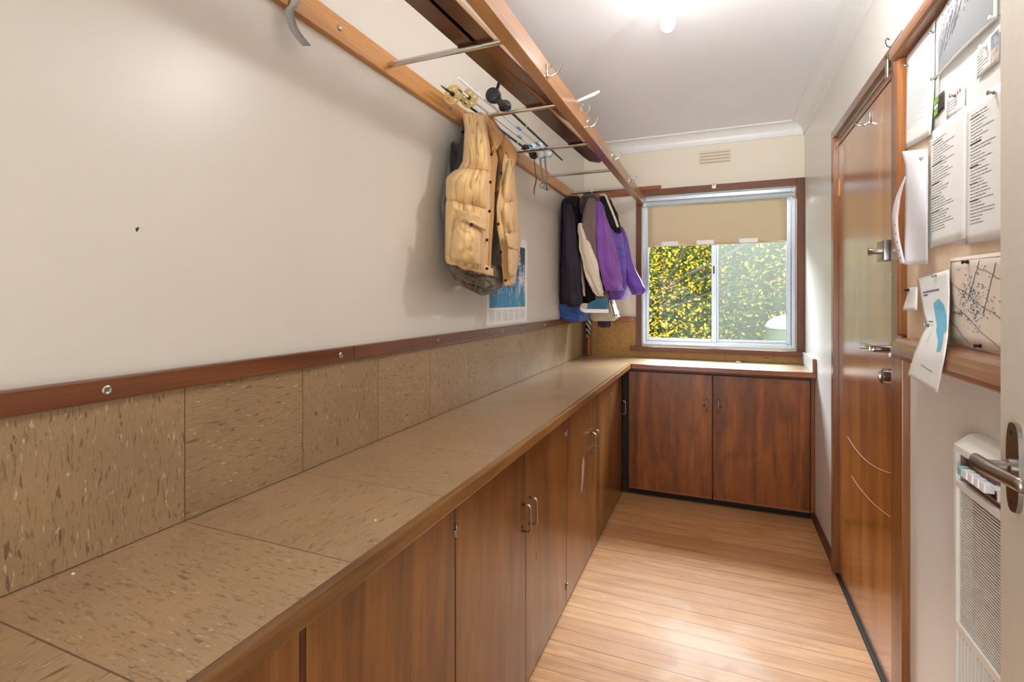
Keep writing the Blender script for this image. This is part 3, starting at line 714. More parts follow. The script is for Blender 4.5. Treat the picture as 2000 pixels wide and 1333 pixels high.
def hanger_mesh(c, half, plane=(0, 1, 0), rodz=2.187):
    c = Vector(c); d = Vector(plane)
    hook = [c+Vector((0, 0, -.045)), c+Vector((0, 0, -.02))]+[c+d*(.014*math.cos(a))+Vector((0, 0, .0+.014*math.sin(a))) for a in [PI*1.5-k*PI/6 for k in range(1, 9)]]
    hook = [c+Vector((0, 0, -.06)), c+Vector((0, 0, -.016))]+[c+d*(-.014*math.sin(a))+Vector((0, 0, -.014*math.cos(a)))for a in [k*PI/7 for k in range(1, 11)]]
    body = [c-Vector((0, 0, .06)), c+d*half*.6-Vector((0, 0, .085)), c+d*half-Vector((0, 0, .12)), c-d*half-Vector((0, 0, .12)), c-d*half*.6-Vector((0, 0, .085)), c-Vector((0, 0, .06))]
    return hook, body
hk_, bd_ = hanger_mesh((-.935, 1.93, 2.19), .17)
link('hook', MB().tube(hk_, .0016, 6), 'steel', vh, smooth=True); link('frame', MB().tube(bd_, .004, 8), 'dark', vh)
# a grey jacket hanging behind the vest
gj = empty('grey_jacket', (-.98, 1.85, 1.6), 'grey jacket mostly hidden behind the mustard vest against the wall', 'jacket')
link('jacket_body', patch([(884, 276), (880, 300), (874, 345), (866, 385), (863, 400), (866, 425), (873, 440), (880, 470), (890, 500)], [(960, 272), (980, 300), (985, 345), (985, 400), (985, 420), (985, 440), (980, 460), (975, 480), (970, 500)], -1.0, -1.0, 40, 20, .004, (0, .4, 1), .006, .008, 61), 'greyshell', gj, smooth=True, solid=.012)
link('hanging_loop', MB().tube(smooth_pts([ax(884, 277, -.988), ax(883, 290, -.985), ax(888, 303, -.985), ax(890, 296, -.985), ax(886, 278, -.988)]), .0022, 6), 'dark', gj, smooth=True)
link('side_seam', patch([(881, 280), (878, 310), (880, 345)], [(895, 280), (895, 310), (888, 345)], -.99, -.99, 14, 6, .002, (), 0, .002, 62), 'lining_d', gj, smooth=True, solid=.006)

# ------------------------------------------------------------------ coats in the corner
def loft(rows, mat, name, parent, nseg=40, wr=.006, folds=5, seed=0, cap=True, sub=8, flat=.75):
    """closed tube of cloth; each row = (left pixel, right pixel, pixel row, y of its middle, half depth)"""
    W = []
    for (uL, uR, v, y, hd) in rows:
        a = ay(uL, v, y); b_ = ay(uR, v, y); W.append((a, b_, hd))
    CP = [Vector(((a.x+b_.x)/2, (a.y+b_.y)/2, (a.z+b_.z)/2)) for a, b_, h in W]
    HW = [Vector(((b_.x-a.x)/2, h, (b_.z-a.z)/2)) for a, b_, h in W]
    cp = smooth_pts(CP, sub); hw = smooth_pts(HW, sub)
    RR = []
    for i, (c, h) in enumerate(zip(cp, hw)):
        ring = []
        t_ = i/(len(cp)-1)
        for k in range(nseg):
            a = 2*PI*k/nseg; ca, sa = math.cos(a), math.sin(a)
            ex = math.copysign(abs(ca)**flat, ca); ey = math.copysign(abs(sa)**flat, sa)
            f = wr*math.sin(folds*a+2.3*seed+1.5*math.sin(t_*4+seed))*min(1, t_*3)
            f += wr*1.6*noise.noise(Vector((ca*2.2+seed, sa*2.2, t_*7+seed))) + wr*.8*noise.noise(Vector((ca*5+seed, sa*5, t_*14)))
            p = c+Vector((ex*(h.x+f), ey*(h.y+f), ex*h.z)); p.x = max(p.x, XL+.004)
            ring.append(p)
        RR.append(ring)
    return link(name, MB().rings(RR, cap), mat, parent, smooth=True)
M['navycloth'] = cloth_mat('navy_cloth', (22, 17, 32), .75, var=.25, sheen=0)
M['navysleeve'] = cloth_mat('navy_sleeve_cloth', (34, 27, 46), .7, var=.2, sheen=0)
M['bluecloth'] = cloth_mat('blue_cloth', (42, 84, 158), .6)
M['taupe'] = cloth_mat('taupe_cloth', (120, 98, 94), .75)
M['cream'] = cloth_mat('cream_cloth', (232, 218, 196), .75)
M['brownfur'] = cloth_mat('brown_collar', (58, 44, 40), .9, .8)
M['purple'] = cloth_mat('purple_cloth', (132, 74, 168), .55)
M['purple2'] = cloth_mat('violet_cloth', (112, 72, 176), .5)
M['teal'] = plain('teal_trim', (22, 140, 170), .5)
M['blackcloth'] = cloth_mat('black_cloth', (13, 11, 15), .85, sheen=0)
M['khaki'] = cloth_mat('pale_khaki_cloth', (196, 186, 164), .7)
M['dpurple'] = cloth_mat('dark_violet_cloth', (48, 38, 64), .8)

nc = empty('winter_coat', (-.95, 3.55, 1.23), 'long navy coat with a blue hem, hanging nearest the wall in the corner', 'coat', 'coats hanging on the last chrome rod')
loft([(1112, 1130, 385, 3.55, .02), (1104, 1136, 392, 3.53, .10), (1100, 1138, 410, 3.52, .14), (1098, 1139, 450, 3.52, .15), (1094, 1142, 500, 3.52, .15), (1091, 1145, 545, 3.52, .15), (1087, 1146, 580, 3.52, .15), (1086, 1147, 596, 3.52, .15)], 'navycloth', 'coat_body', nc, seed=1)
loft([(1086, 1147, 594, 3.52, .152), (1088, 1147, 606, 3.52, .15), (1098, 1147, 617, 3.52, .15), (1112, 1147, 627, 3.52, .145)], 'bluecloth', 'hem_panel', nc, seed=1)
loft([(1103, 1118, 398, 3.40, .03), (1101, 1124, 420, 3.35, .05), (1101, 1130, 470, 3.33, .055), (1100, 1134, 530, 3.33, .055), (1103, 1137, 575, 3.33, .055), (1108, 1138, 594, 3.33, .05), (1112, 1136, 600, 3.33, .03)], 'navysleeve', 'sleeve', nc, seed=2)
loft([(1112, 1130, 384, 3.46, .03), (1106, 1134, 391, 3.44, .05), (1108, 1132, 402, 3.42, .05), (1114, 1128, 409, 3.42, .03)], 'blackcloth', 'collar', nc, seed=3)
gc = empty('winter_jacket', (-.85, 3.55, 1.35), 'taupe jacket with cream lower sleeves and a dark brown collar', 'jacket', 'coats hanging on the last chrome rod')
loft([(1140, 1160, 386, 3.58, .02), (1136, 1166, 398, 3.56, .10), (1135, 1170, 440, 3.55, .13), (1136, 1172, 500, 3.55, .13), (1138, 1180, 560, 3.55, .13), (1142, 1188, 592, 3.55, .12)], 'blackcloth', 'jacket_body', gc, seed=4)
loft([(1150, 1163, 388, 3.40, .03), (1143, 1166, 410, 3.36, .05), (1138, 1167, 440, 3.34, .05), (1142, 1168, 470, 3.34, .05), (1155, 1169, 500, 3.34, .045), (1163, 1170, 520, 3.35, .03)], 'taupe', 'sleeve', gc, seed=5)
loft([(1132, 1138, 437, 3.335, .035), (1131, 1144, 452, 3.325, .052), (1134, 1153, 475, 3.32, .055), (1138, 1163, 503, 3.315, .058), (1143, 1170, 530, 3.315, .055), (1154, 1174, 556, 3.315, .045), (1163, 1177, 573, 3.32, .035), (1170, 1177, 579, 3.32, .02)], 'cream', 'lower_sleeve', gc, seed=6)
loft([(1142, 1160, 379, 3.47, .03), (1136, 1165, 388, 3.44, .06), (1134, 1160, 402, 3.42, .06), (1136, 1148, 418, 3.42, .04)], 'brownfur', 'collar', gc, seed=7)
loft([(1133, 1136, 500, 3.40, .02), (1134, 1138, 530, 3.38, .02), (1137, 1142, 560, 3.38, .02), (1140, 1143, 579, 3.38, .01)], 'cream', 'front_stripe', gc, seed=8, wr=.001)
loft([(1162, 1185, 568, 3.42, .04), (1163, 1188, 580, 3.42, .045), (1165, 1184, 592, 3.42, .04)], 'taupe', 'sleeve_cuff', gc, seed=9, wr=.003)
pc = empty('ski_jacket', (-.70, 3.55, 1.4), 'purple jacket with teal trim hanging nearest the window', 'jacket', 'coats hanging on the last chrome rod')
loft([(1172, 1186, 384, 3.62, .02), (1166, 1194, 400, 3.60, .08), (1168, 1206, 430, 3.58, .11), (1172, 1216, 460, 3.57, .12), (1176, 1222, 490, 3.57, .12), (1180, 1226, 530, 3.57, .12), (1186, 1225, 568, 3.57, .12), (1190, 1218, 586, 3.56, .10)], 'purple2', 'jacket_body', pc, seed=10)
loft([(1167, 1174, 395, 3.44, .03), (1164, 1181, 415, 3.40, .05), (1164, 1189, 445, 3.38, .06), (1167, 1199, 482, 3.37, .065), (1172, 1207, 520, 3.37, .065), (1179, 1213, 552, 3.37, .06), (1183, 1215, 565, 3.37, .055), (1187, 1213, 568, 3.37, .04)], 'purple', 'sleeve', pc, seed=11)
loft([(1212, 1216, 444, 3.66, .03), (1216, 1224, 462, 3.64, .04), (1214, 1230, 490, 3.62, .05), (1216, 1236, 515, 3.60, .05), (1222, 1248, 540, 3.58, .05), (1229, 1257, 558, 3.57, .05), (1234, 1258, 570, 3.57, .045), (1236, 1250, 576, 3.57, .03)], 'purple2', 'far_sleeve', pc, seed=12)
loft([(1172, 1188, 386, 3.50, .03), (1174, 1196, 400, 3.50, .045), (1182, 1204, 420, 3.49, .045), (1192, 1210, 442, 3.48, .04), (1204, 1212, 455, 3.48, .02)], 'blackcloth', 'hood_lining', pc, seed=13)
link('white_edge', MB().tube(smooth_pts([ay(1173, 381, 3.50), ay(1182, 382, 3.47), ay(1190, 400, 3.45), ay(1199, 422, 3.44), ay(1207, 444, 3.43)]), [.008]*24+[.006], 8), 'cream', pc, smooth=True)
for (u, v_, a, b_) in ((1214, 482, .010, .028), (1217, 497, .011, .011), (1208, 515, .008, .03)):
    p = ay(u, v_, 3.452); link('trim_patch', MB().lathe(p, (.25, -1, 0), [(a, 0), (a, .004), (a*.6, .007), (.0, .008)], 14), 'teal', pc, smooth='auto')
kc = empty('pale_coat', (-.80, 3.62, 1.22), 'pale khaki coat whose hem shows below the purple jacket', 'coat', 'coats hanging on the last chrome rod')
loft([(1150, 1186, 500, 3.68, .06), (1150, 1190, 560, 3.67, .07), (1150, 1198, 590, 3.66, .07), (1149, 1206, 610, 3.66, .07), (1150, 1208, 619, 3.66, .07), (1156, 1200, 627, 3.66, .06)], 'khaki', 'coat_body', kc, seed=14)
link('snap_button', MB().lathe(ay(1204, 616, 3.585), (0, -1, 0), [(.006, 0), (.006, .004), (0, .005)], 12), 'dark', kc)
link('zip', MB().tube([ay(1192, 590, 3.585), ay(1197, 603, 3.58), ay(1201, 618, 3.583)], .004, 6), 'dark', kc)
loft([(1166, 1194, 612, 3.70, .04), (1168, 1194, 626, 3.70, .045), (1170, 1193, 636, 3.70, .04), (1174, 1188, 640, 3.70, .03)], 'dpurple', 'lower_layer', kc, seed=15)
# hangers of the coats
for (x, lab, mt) in ((-.955, 'thin dark hanger hook above the navy coat', 'steel'), (-.845, 'white plastic hanger hook above the taupe jacket', 'tab'), (-.77, 'thin wire hanger hook above the purple jacket', 'steel')):
    h = empty('coat_hanger', (x, 3.59, 2.13), lab, 'hanger', 'hangers on the last chrome rod')
    hk_, bd_ = hanger_mesh((x, 3.59, 2.187), .12)
    link('hook', MB().tube([(p[0], p[1], p[2]) for p in hk_], .0026 if mt == 'tab' else .0014, 6), mt, h, smooth=True)
    link('frame', MB().tube(bd_, .003, 6), mt, h)
# ------------------------------------------------------------------ sneaker hung at the coat hem
sh = empty('sneaker', (-.84, 3.27, 1.33), 'blue sneaker with white sole hanging among the coats', 'shoe')
def shoe(c, L, yaw):
    # along local x: toe at -L/2
    st_ = [(-.5, .10, .16, .00), (-.47, .55, .34, .0), (-.38, .85, .46, .0), (-.25, 1.0, .60, .0), (-.10, .98, .80, .0), (.05, .86, 1.02, .0), (.18, .80, 1.18, .0), (.32, .80, 1.12, .0), (.43, .72, 1.16, .0), (.49, .45, 1.02, .0), (.5, .2, .7, 0)]
    W_, H_ = L*.20, L*.40
    rot = Matrix.Rotation(yaw, 3, 'Z')
    up = []; so = []; n = 20
    for (s, w_, h_, z0) in st_:
        up.append([c+rot@Vector((s*L, W_*w_*math.cos(a)*(1 if math.sin(a) < .3 else .75), .018+max(0, math.sin(a))*H_*h_*.9)) for a in [2*PI*k/n for k in range(n)]])
        spring = .02*max(0, -s-.3)/.2
        so.append([c+rot@Vector((s*L*1.02, W_*w_*1.08*x_, z_+spring)) for x_, z_ in ((-1, 0), (1, 0), (1.02, .012), (1.0, .024), (-1.0, .024), (-1.02, .012))])
    return up, so, rot
sc_ = ay(1160, 607, 3.235); sc_.z -= .014
up, so, rot = shoe(sc_, .185, R(-4))
link('upper', MB().rings(up), cloth_mat('sneaker_blue', (48, 104, 134), .7, .5, 90), sh, smooth=True)
link('sole', MB().rings(so), 'tab', sh, smooth='auto')
link('toe_cap', MB().lathe(sc_+rot@Vector((-.060, 0, .022)), (0, 0, 1), [(.034, 0), (.035, .012), (.031, .028), (.019, .038), (0, .041)], 18), 'khaki', sh, smooth=True)
for k in range(4): link('lace', MB().tube([sc_+rot@Vector((-.03+k*.014, -.02, .040+k*.005)), sc_+rot@Vector((-.028+k*.014, 0, .052+k*.006)), sc_+rot@Vector((-.03+k*.014, .02, .040+k*.005))], .003, 6), 'dark', sh, smooth=True)
# ------------------------------------------------------------------ umbrella in the corner
um = empty('umbrella', (-.985, 4.02, ZT), 'folded umbrella with a brown handle standing in the far left corner', 'umbrella')
ux, uy = -.975, 4.005
link('handle', MB().lathe((ux, uy, ZT+.001), (0, 0, 1), [(.014, 0), (.017, .004), (.0175, .05), (.0165, .10), (.013, .145), (.010, .15)], 18), wood('umbrella_handle', (120, 58, 26), (158, 84, 42), (184, 104, 56), 2, .3), um, smooth='auto')
t = NT('umbrella_cloth'); v_ = t.obj(); sp = t.n('SeparateXYZ'); t.l(v_, sp.inputs[0])
wv = t.n('TexWave', wave_type='BANDS', bands_direction='DIAGONAL'); t.l(v_, wv.inputs[0]); wv.inputs['Scale'].default_value = 14; wv.inputs['Distortion'].default_value = 3
t.l(t.ramp(wv.outputs['Fac'], [(.45, srgb(24, 24, 26)), (.55, srgb(188, 192, 176))]), t.b.inputs['Base Color']); t.b.inputs['Roughness'].default_value = .6
RR = []
for k in range(30):
    s = k/29; z = ZT+.152+s*.40; r_ = .012+.012*math.sin(min(1, s*2.2)*PI/2)
    RR.append([(ux+(r_+.003*math.sin(4*a+s*9))*math.cos(a), uy+(r_+.003*math.sin(4*a+s*9))*math.sin(a), z) for a in [2*PI*q/24 for q in range(24)]])
link('folded_canopy', MB().rings(RR), t.m, um, smooth=True)
link('ferrule', MB().lathe((ux, uy, ZT+.552), (0, 0, 1), [(.006, 0), (.005, .05), (.002, .06)], 10), 'steel', um)

# ------------------------------------------------------------------ paper builder
XB = .549
def paper(name, px4, x, label, cat, mat='paper', prints=(), curl=None, group=None, nu=10, nv=14, parent=None, bow=.002):
    """px4: top-left, top-right, bottom-right, bottom-left in the photo; left = far side of the wall"""
    c = [ax(u, v, x) for u, v in px4]
    def pt(u, v, off=0):
        p = c[0].lerp(c[1], u).lerp(c[3].lerp(c[2], u), v)
        d = -bow*math.sin(PI*u)*(.4+.6*v)
        if curl: d -= curl(u, v)
        return p+Vector((d-off, 0, 0))
    o = link(name, MB().grid([[pt(j/nu, i/nv) for j in range(nu+1)] for i in range(nv+1)]), mat, parent, smooth=True, solid=.0004)
    if parent is None: tag(o, label, cat, group)
    for (pname, pm, quads) in prints:
        mb = MB()
        for (u0, v0, u1, v1) in quads:
            k = max(1, int((u1-u0)*8))
            for q in range(k):
                a = u0+(u1-u0)*q/k; b_ = u0+(u1-u0)*(q+1)/k
                mb.quad(pt(a, v0, .0007), pt(b_, v0, .0007), pt(b_, v1, .0007), pt(a, v1, .0007))
        link(pname, mb, pm, o)
    return o, pt
rnd = random.Random(5)
def lines(v0, v1, n, u0=.1, u1=.9, h=.0045, lens=None):
    out = []
    for i in range(n):
        v = v0+(v1-v0)*i/max(1, n-1); e_ = u0+(u1-u0)*(lens[i % len(lens)] if lens else rnd.uniform(.45, 1))
        u = u0
        while u < e_:
            w_ = rnd.uniform(.03, .09); out.append((u, v, min(u+w_, e_), v+h)); u += w_+.012
    return out

# ------------------------------------------------------------------ the door in the right wall
d1 = empty('door_1', (XR, 2.55, 0), None, None, None, 'structure')
XF = XR-.022
LY0, LY1 = 2.092, 2.992
link('door_frame', MB().box((XF, LY1+.004, 0), (XR+.06, DY1+.018, 2.232), .003), 'arch', d1)
link('door_frame', MB().box((XF, DY0-.115, 0), (XR-.0005, LY0-.022, 2.232), .003), 'arch', d1)
link('door_jamb', MB().box((XR, DY0+.0005, 0), (XR+.06, LY0-.003, 2.18)), 'arch', d1)
link('door_head', MB().box((XF, DY0-.115, 2.2325), (XR-.0005, DY1+.018, 2.272), .003).box((XR, DY0+.001, 2.19), (XR+.06, LY1+.003, 2.2245)), 'archy', d1)
link('threshold', MB().box((XR-.012, DY0-.04, 0), (XR+.03, DY1-.001, .012), .002), 'kick', d1)
leaf = link('door_leaf', MB().box((XR+.002, LY0-.02, .018), (XR+.040, LY1, 2.186), .002), 'slab', d1)
link('hinge', MB().tube([(XR+.001, LY1+.004, 1.93), (XR+.001, LY1+.004, 2.02)], .006, 10).box((XR-.001, LY1-.01, 1.935), (XR+.0018, LY1+.0038, 2.015)), plain('hinge_brass', (190, 140, 92), .3, .8), d1)
XFc = XR+.0018
# pale swinging scratch across the lower leaf
pts = [ax(u, v_, XFc-.0006) for u, v_ in ((1655, 853), (1668, 874), (1684, 893), (1702, 908), (1722, 919), (1744, 926))]
link('scratch', MB().tube(smooth_pts(pts), .0009, 5), plain('scratch_pale', (196, 168, 158), .7), leaf)
pts = [ax(u, v_, XFc-.0006) for u, v_ in ((1663, 930), (1676, 950), (1694, 972), (1712, 990), (1738, 1010))]
link('scratch', MB().tube(smooth_pts(pts), .0006, 5), bpy.data.materials['scratch_pale'], leaf)
# rim lock
p = ax(1732, 506, .55)
y_, z_ = 2.14, 1.578
link('rim_lock', MB().box((XFc-.038, y_-.048, z_-.036), (XFc-.0005, y_+.042, z_+.036), .006), 'steel', leaf, smooth='auto')
lk = link('lock_knob', MB().lathe((XFc-.038, y_+.005, z_), (-1, 0, 0), [(.010, 0), (.010, .022), (.014, .024), (.014, .034), (.009, .036), (0, .036)], 16), 'chrome', leaf, smooth='auto')
# lever and its cylinder
z_ = 1.232
link('lever_handle', MB().lathe((XFc-.0005, 2.15, z_), (-1, 0, 0), [(.028, 0), (.028, .006), (.014, .008), (.012, .055)], 18).box((XFc-.070, 2.138, z_-.011), (XFc-.048, 2.27, z_+.011), .004), 'chrome', leaf, smooth='auto')
link('lock_cylinder', MB().lathe((XFc-.0005, 2.15, z_-.096), (-1, 0, 0), [(.029, 0), (.027, .030), (.022, .034), (.010, .034), (.009, .030), (0, .030)], 22), 'chrome', leaf, smooth='auto')
kz = 1.49
link('key_bunch', MB().box((XFc-.007, 2.112, kz-.02), (XFc-.003, 2.13, kz+.012), .003).box((XFc-.011, 2.105, kz-.052), (XFc-.008, 2.122, kz-.014), .003).box((XFc-.006, 2.112, kz-.075), (XFc-.003, 2.124, kz-.045), .002).tube([(XFc-.0005, 2.12, kz+.012), (XFc-.009, 2.12, kz+.014), (XFc-.010, 2.12, kz+.002)], .0018, 6), 'chrome', leaf)
# chrome robe hook on the upper leaf
hy, hz = 2.42, 2.135
link('robe_hook', MB().box((XFc-.004, hy-.009, hz-.02), (XFc-.0005, hy+.009, hz+.026), .002).tube(smooth_pts([(XFc-.003, hy, hz-.012), (XFc-.022, hy+.002, hz-.022), (XFc-.044, hy+.004, hz-.016), (XFc-.056, hy+.006, hz+.004)]), .0042, 8), 'chrome', leaf, smooth='auto')
# key tag hanging from a small hook at the head of the frame
kt = empty('key_tag', (XF-.01, 2.08, 2.17), 'small metal padlock and hook hanging at the top of the door frame', 'key tag')
link('hook_wire', MB().tube(smooth_pts([(XF-.0005, 2.062, 2.262), (XF-.012, 2.062, 2.268), (XF-.016, 2.066, 2.285), (XF-.010, 2.070, 2.298), (XF-.003, 2.072, 2.292)]), .0016, 6), 'dark', kt, smooth=True)
link('tag_plate', MB().box((XF-.011, 2.070, 2.166), (XF-.006, 2.096, 2.228), .003), 'steel', kt)
link('shackle', MB().tube([(XF-.0085, 2.083+.011*math.cos(a), 2.228+.018*math.sin(a)) for a in [k*PI/8 for k in range(9)]], .0022, 6), plain('brass_ring', (120, 92, 60), .3, .8), kt, smooth=True)

# ------------------------------------------------------------------ pinboard
pb = empty('pinboard', (.55, 1.5, 1.24), 'large pinboard in a wooden frame on the right wall beside the door', 'pinboard')
PY0, PY1 = .55, 1.958
link('panel', MB().box((XB+.002, PY0+.01, 1.27), (XR-.0005, PY1-.019, 2.1755)), 'board', pb)
def rrail(y0, y1, z0, z1, x0):
    pr_ = [(XR-.0005, z0), (x0+.010, z0), (x0+.002, z0+.006), (x0, z0+.016), (x0, z1-.028), (x0+.006, z1-.012), (x0+.018, z1-.002), (x0+.026, z1), (XR-.0005, z1)]
    return MB().rings([[(x, y0, z) for x, z in pr_], [(x, y1, z) for x, z in pr_]])
link('top_rail', rrail(PY0, 1.968, 2.176, 2.236, .512), 'archy', pb)
link('bottom_rail', rrail(PY0, 1.872, 1.228, 1.292, .492), 'archy', pb)
link('side_rail', MB().box((.527, PY1-.018, 1.2925), (XR-.0005, 1.9595, 2.1755), .008, 3), 'arch', pb)
def paper_e(name, left, right, label, cat, mat='paper', nu=10, nv=24, wob=0, th=.0004):
    """sheet hung from the board; each edge point = (pixel, pixel, distance from the middle of the room)"""
    A = resample([(u, v, x*300) for u, v, x in left], nv+1); B = resample([(u, v, x*300) for u, v, x in right], nv+1)
    def pt(u, v, off=0):
        k = min(nv-1, int(v*nv)); f = v*nv-k
        a = A[k].lerp(A[k+1], f); b_ = B[k].lerp(B[k+1], f); q = a.lerp(b_, u)
        return ax(q.x, q.y, q.z/300-off-wob*math.sin(v*5)*math.sin(u*PI))
    o = link(name, MB().grid([[pt(j/nu, i/nv) for j in range(nu+1)] for i in range(nv+1)]), mat, None, smooth=True, solid=th)
    tag(o, label, cat); return o, pt
# ---- things pinned on it
T = 'ink'
paper('backing_sheet', [(1822, 60), (1975, -60), (1975, 470), (1822, 480)], XB, 'large blank white sheet pinned behind the other papers', 'sheet of paper', nu=6, nv=6, bow=0)
paper('typed_page', [(1771, 112), (1826, 40), (1824, 262), (1768, 292)], XB-.003, 'typed page at the top left of the pinboard, lower right corner curling', 'sheet of paper',
      prints=[('typed_lines', 'inkl', lines(.18, .80, 24, .12, .78, .004))], curl=lambda u, v: .020*max(0, u+v-1.55)**1.3)
# landscape photograph
po, pt = paper('landscape_print', [(1829, 40), (1950, -150), (1948, 36), (1829, 153)], XB-.006, 'large black and white landscape print with a tree, pinned at the top', 'photo print', nu=16, nv=16, bow=.006)
t = NT('landscape_grey'); v_ = t.pos(); sp = t.n('SeparateXYZ'); t.l(v_, sp.inputs[0])
nz = t.noise(v_, 5, 5, .6)
hgt = t.math('ADD', t.math('SUBTRACT', sp.outputs[2], 2.10), t.math('MULTIPLY', nz, .10))
hgt = t.math('SUBTRACT', hgt, t.math('MULTIPLY', t.math('SUBTRACT', 1.82, sp.outputs[1]), .05))
t.l(t.ramp(hgt, [(.02, srgb(150, 152, 156)), (.065, srgb(176, 178, 182)), (.075, srgb(224, 225, 227)), (.3, srgb(214, 216, 218))]), t.b.inputs['Base Color']); M['land'] = t.m
mb = MB(); K = 10
for i in range(K):
    for j in range(K):
        a0, a1 = .05+.9*j/K, .05+.9*(j+1)/K; b0, b1 = .02+.93*i/K, .02+.93*(i+1)/K
        mb.quad(pt(a0, b0, .0008), pt(a1, b0, .0008), pt(a1, b1, .0008), pt(a0, b1, .0008))
link('picture', mb, 'land', po)
mb = MB(); rr = random.Random(3)
for k in range(7):
    u = .1+.05*k; v = .80-.04*k; pp = []
    for q in range(8):
        pp.append(pt(u, max(.05, v), .0016)); u += rr.uniform(-.01, .035); v -= .06
    mb.tube(pp, .0009, 4)
for k in range(60):
    u = rr.uniform(.12, .62); v = rr.uniform(.05, .5); p = pt(u, v, .0018); mb.tube([p, p+Vector((0, rr.uniform(-.006, .006), rr.uniform(.002, .008)))], .0007, 3)
link('tree_drawing', mb, 'inkl', po)
# cards
paper('photo_card', [(1908, 100), (1952, 52), (1952, 118), (1908, 156)], XB-.004, 'white card with a small photo at its right side, upper right of the pinboard', 'card',
      prints=[('typed_lines', T, lines(.15, .8, 7, .06, .6, .02)), ('photo_patch', plain('card_photo', (150, 160, 172), .5, var=.5, nscale=60), [(.68, .04, .98, .5)]), ('photo_patch', plain('card_photo_warm', (196, 180, 170), .5, var=.4, nscale=70), [(.68, .5, .98, .92)])], nu=6, nv=6)
paper('business_card', [(1849, 188), (1885, 164), (1884, 214), (1849, 234)], XB-.003, 'small white business card with a red corner mark in the middle of the board', 'card',
      prints=[('typed_lines', T, lines(.35, .7, 4, .1, .8, .02)), ('red_mark', plain('red_ink', (190, 60, 50), .6), [(.62, .08, .68, .22), (.74, .06, .80, .20)])], nu=5, nv=5)
paper('green_leaflet', [(1824, 196), (1844, 176), (1844, 212), (1824, 232)], XB-.002, 'tiny green and black leaflet tucked behind the typed page', 'leaflet', plain('leaflet_black', (52, 50, 48), .5),
      prints=[('green_patch', plain('leaflet_green', (140, 178, 70), .5, var=.35, nscale=80), [(.02, .02, .55, .35), (.02, .65, .5, .98)]), ('white_patch', 'paper', [(.06, .4, .48, .6)])], nu=5, nv=5)
for (q4, lab, seed_, lay) in (([(1815, 262), (1890, 204), (1886, 465), (1812, 487)], 'typed page in the lower middle of the pinboard, next to the plastic sleeve', 7, XB-.004),
                         ([(1888, 206), (1970, 150), (1970, 464), (1886, 478)], 'typed page at the right of the pinboard beside the open door', 9, XB-.005)):
    rnd.seed(seed_)
    hd = [(.12, v, .12+w_, v+.008) for v, w_ in ((.12, .25), (.30, .3), (.46, .22), (.58, .2), (.70, .24))]
    paper('typed_page', q4, lay, lab, 'sheet of paper', prints=[('typed_lines', T, lines(.10, .86, 34, .14, .74, .0045)), ('headings', 'dark', hd)], bow=.003)
# plastic sleeve with punched strip
t = NT('clear_sleeve'); t.b.inputs['Base Color'].default_value = srgb(236, 236, 240); t.b.inputs['Roughness'].default_value = .15; t.b.inputs['Alpha'].default_value = .72; M['sleeve'] = t.m
sl_, spt = paper_e('plastic_sleeve', [(1761, 296, .512), (1768, 322, .512), (1768, 400, .510), (1767, 470, .508), (1767, 517, .508)],
    [(1812, 290, .540), (1813, 350, .536), (1812, 430, .532), (1812, 516, .530)], 'clear plastic sleeve with a punched edge curling over the board frame', 'plastic sleeve', 'sleeve', wob=.008)
P = []
cur = [(1767, 345), (1756, 370), (1747, 395), (1742, 425), (1744, 460), (1750, 490), (1756, 515)]
for (u, v) in [(p_.x, p_.y) for p_ in smooth_pts([(a, b_, 0) for a, b_ in cur], 5)]:
    w_ = 3+9*min(1, (v-345)/60); P.append([ax(u, v, .498), ax(u+w_*.5, v, .500), ax(u+w_, v, .503)])
link('punched_edge', MB().grid(P), plain('sleeve_edge', (226, 218, 222), .4), sl_, smooth=True, solid=.0006)
mb = MB()
for (u, v) in ((1746, 440), (1748, 457), (1751, 473), (1754, 489), (1757, 504)):
    mb.lathe(ax(u+2, v, .4975), (-1, 0, 0), [(.0032, 0), (.0032, .0004), (0, .0005)], 10)
link('punched_hole', mb, plain('hole_brown', (92, 60, 48), .7), sl_)
# map
po, pt = paper('street_map', [(1856, 505), (1975, 490), (1975, 700), (1855, 668)], XB-.003, 'pale street map with blue writing pinned low at the right of the board', 'map', plain('map_paper', (236, 222, 206), .5, var=.06, nscale=8), nu=8, nv=8)
mb = MB(); fr = [(.02, .04), (.98, .04), (.98, .96), (.02, .96), (.02, .04)]
mb.tube([pt(a, b_, .0008) for a, b_ in fr], .0005, 4); rr = random.Random(11)
for (a, b_) in (((.02, .28), (.9, .66)), ((.02, .50), (.9, .96)), ((.55, .06), (.36, .5)), ((.8, .1), (.62, .62)), ((.02, .74), (.4, .97)), ((.5, .12), (.98, .3))):
    mb.tube([pt(a[0]+(b_[0]-a[0])*q/6, a[1]+(b_[1]-a[1])*q/6+.012*math.sin(q*2), .0009) for q in range(7)], .0006, 4)
link('map_lines', mb, 'ink', po)
mb = MB()
for k in range(230):
    u = rr.gauss(.42, .13); v = rr.gauss(.48, .14)
    if .06 < u < .94 and .08 < v < .92:
        w_ = rr.uniform(.008, .025); mb.quad(pt(u, v, .001), pt(u+w_, v+.002, .001), pt(u+w_, v+.012, .001), pt(u, v+.010, .001))
tag(link('map_blocks', mb, 'inkb', po), kind='stuff')
def text_mesh(txt, size):
    c_ = bpy.data.curves.new('txt', 'FONT'); c_.body = txt; c_.size = size; c_.resolution_u = 2
    o = bpy.data.objects.new('txt', c_); COL.objects.link(o); C.view_layer.update()
    me = bpy.data.meshes.new_from_object(o.evaluated_get(C.evaluated_depsgraph_get())); bpy.data.objects.remove(o)
    vs = [v.co.copy() for v in me.vertices]; fs = [tuple(p.vertices) for p in me.polygons]; bpy.data.meshes.remove(me); return vs, fs
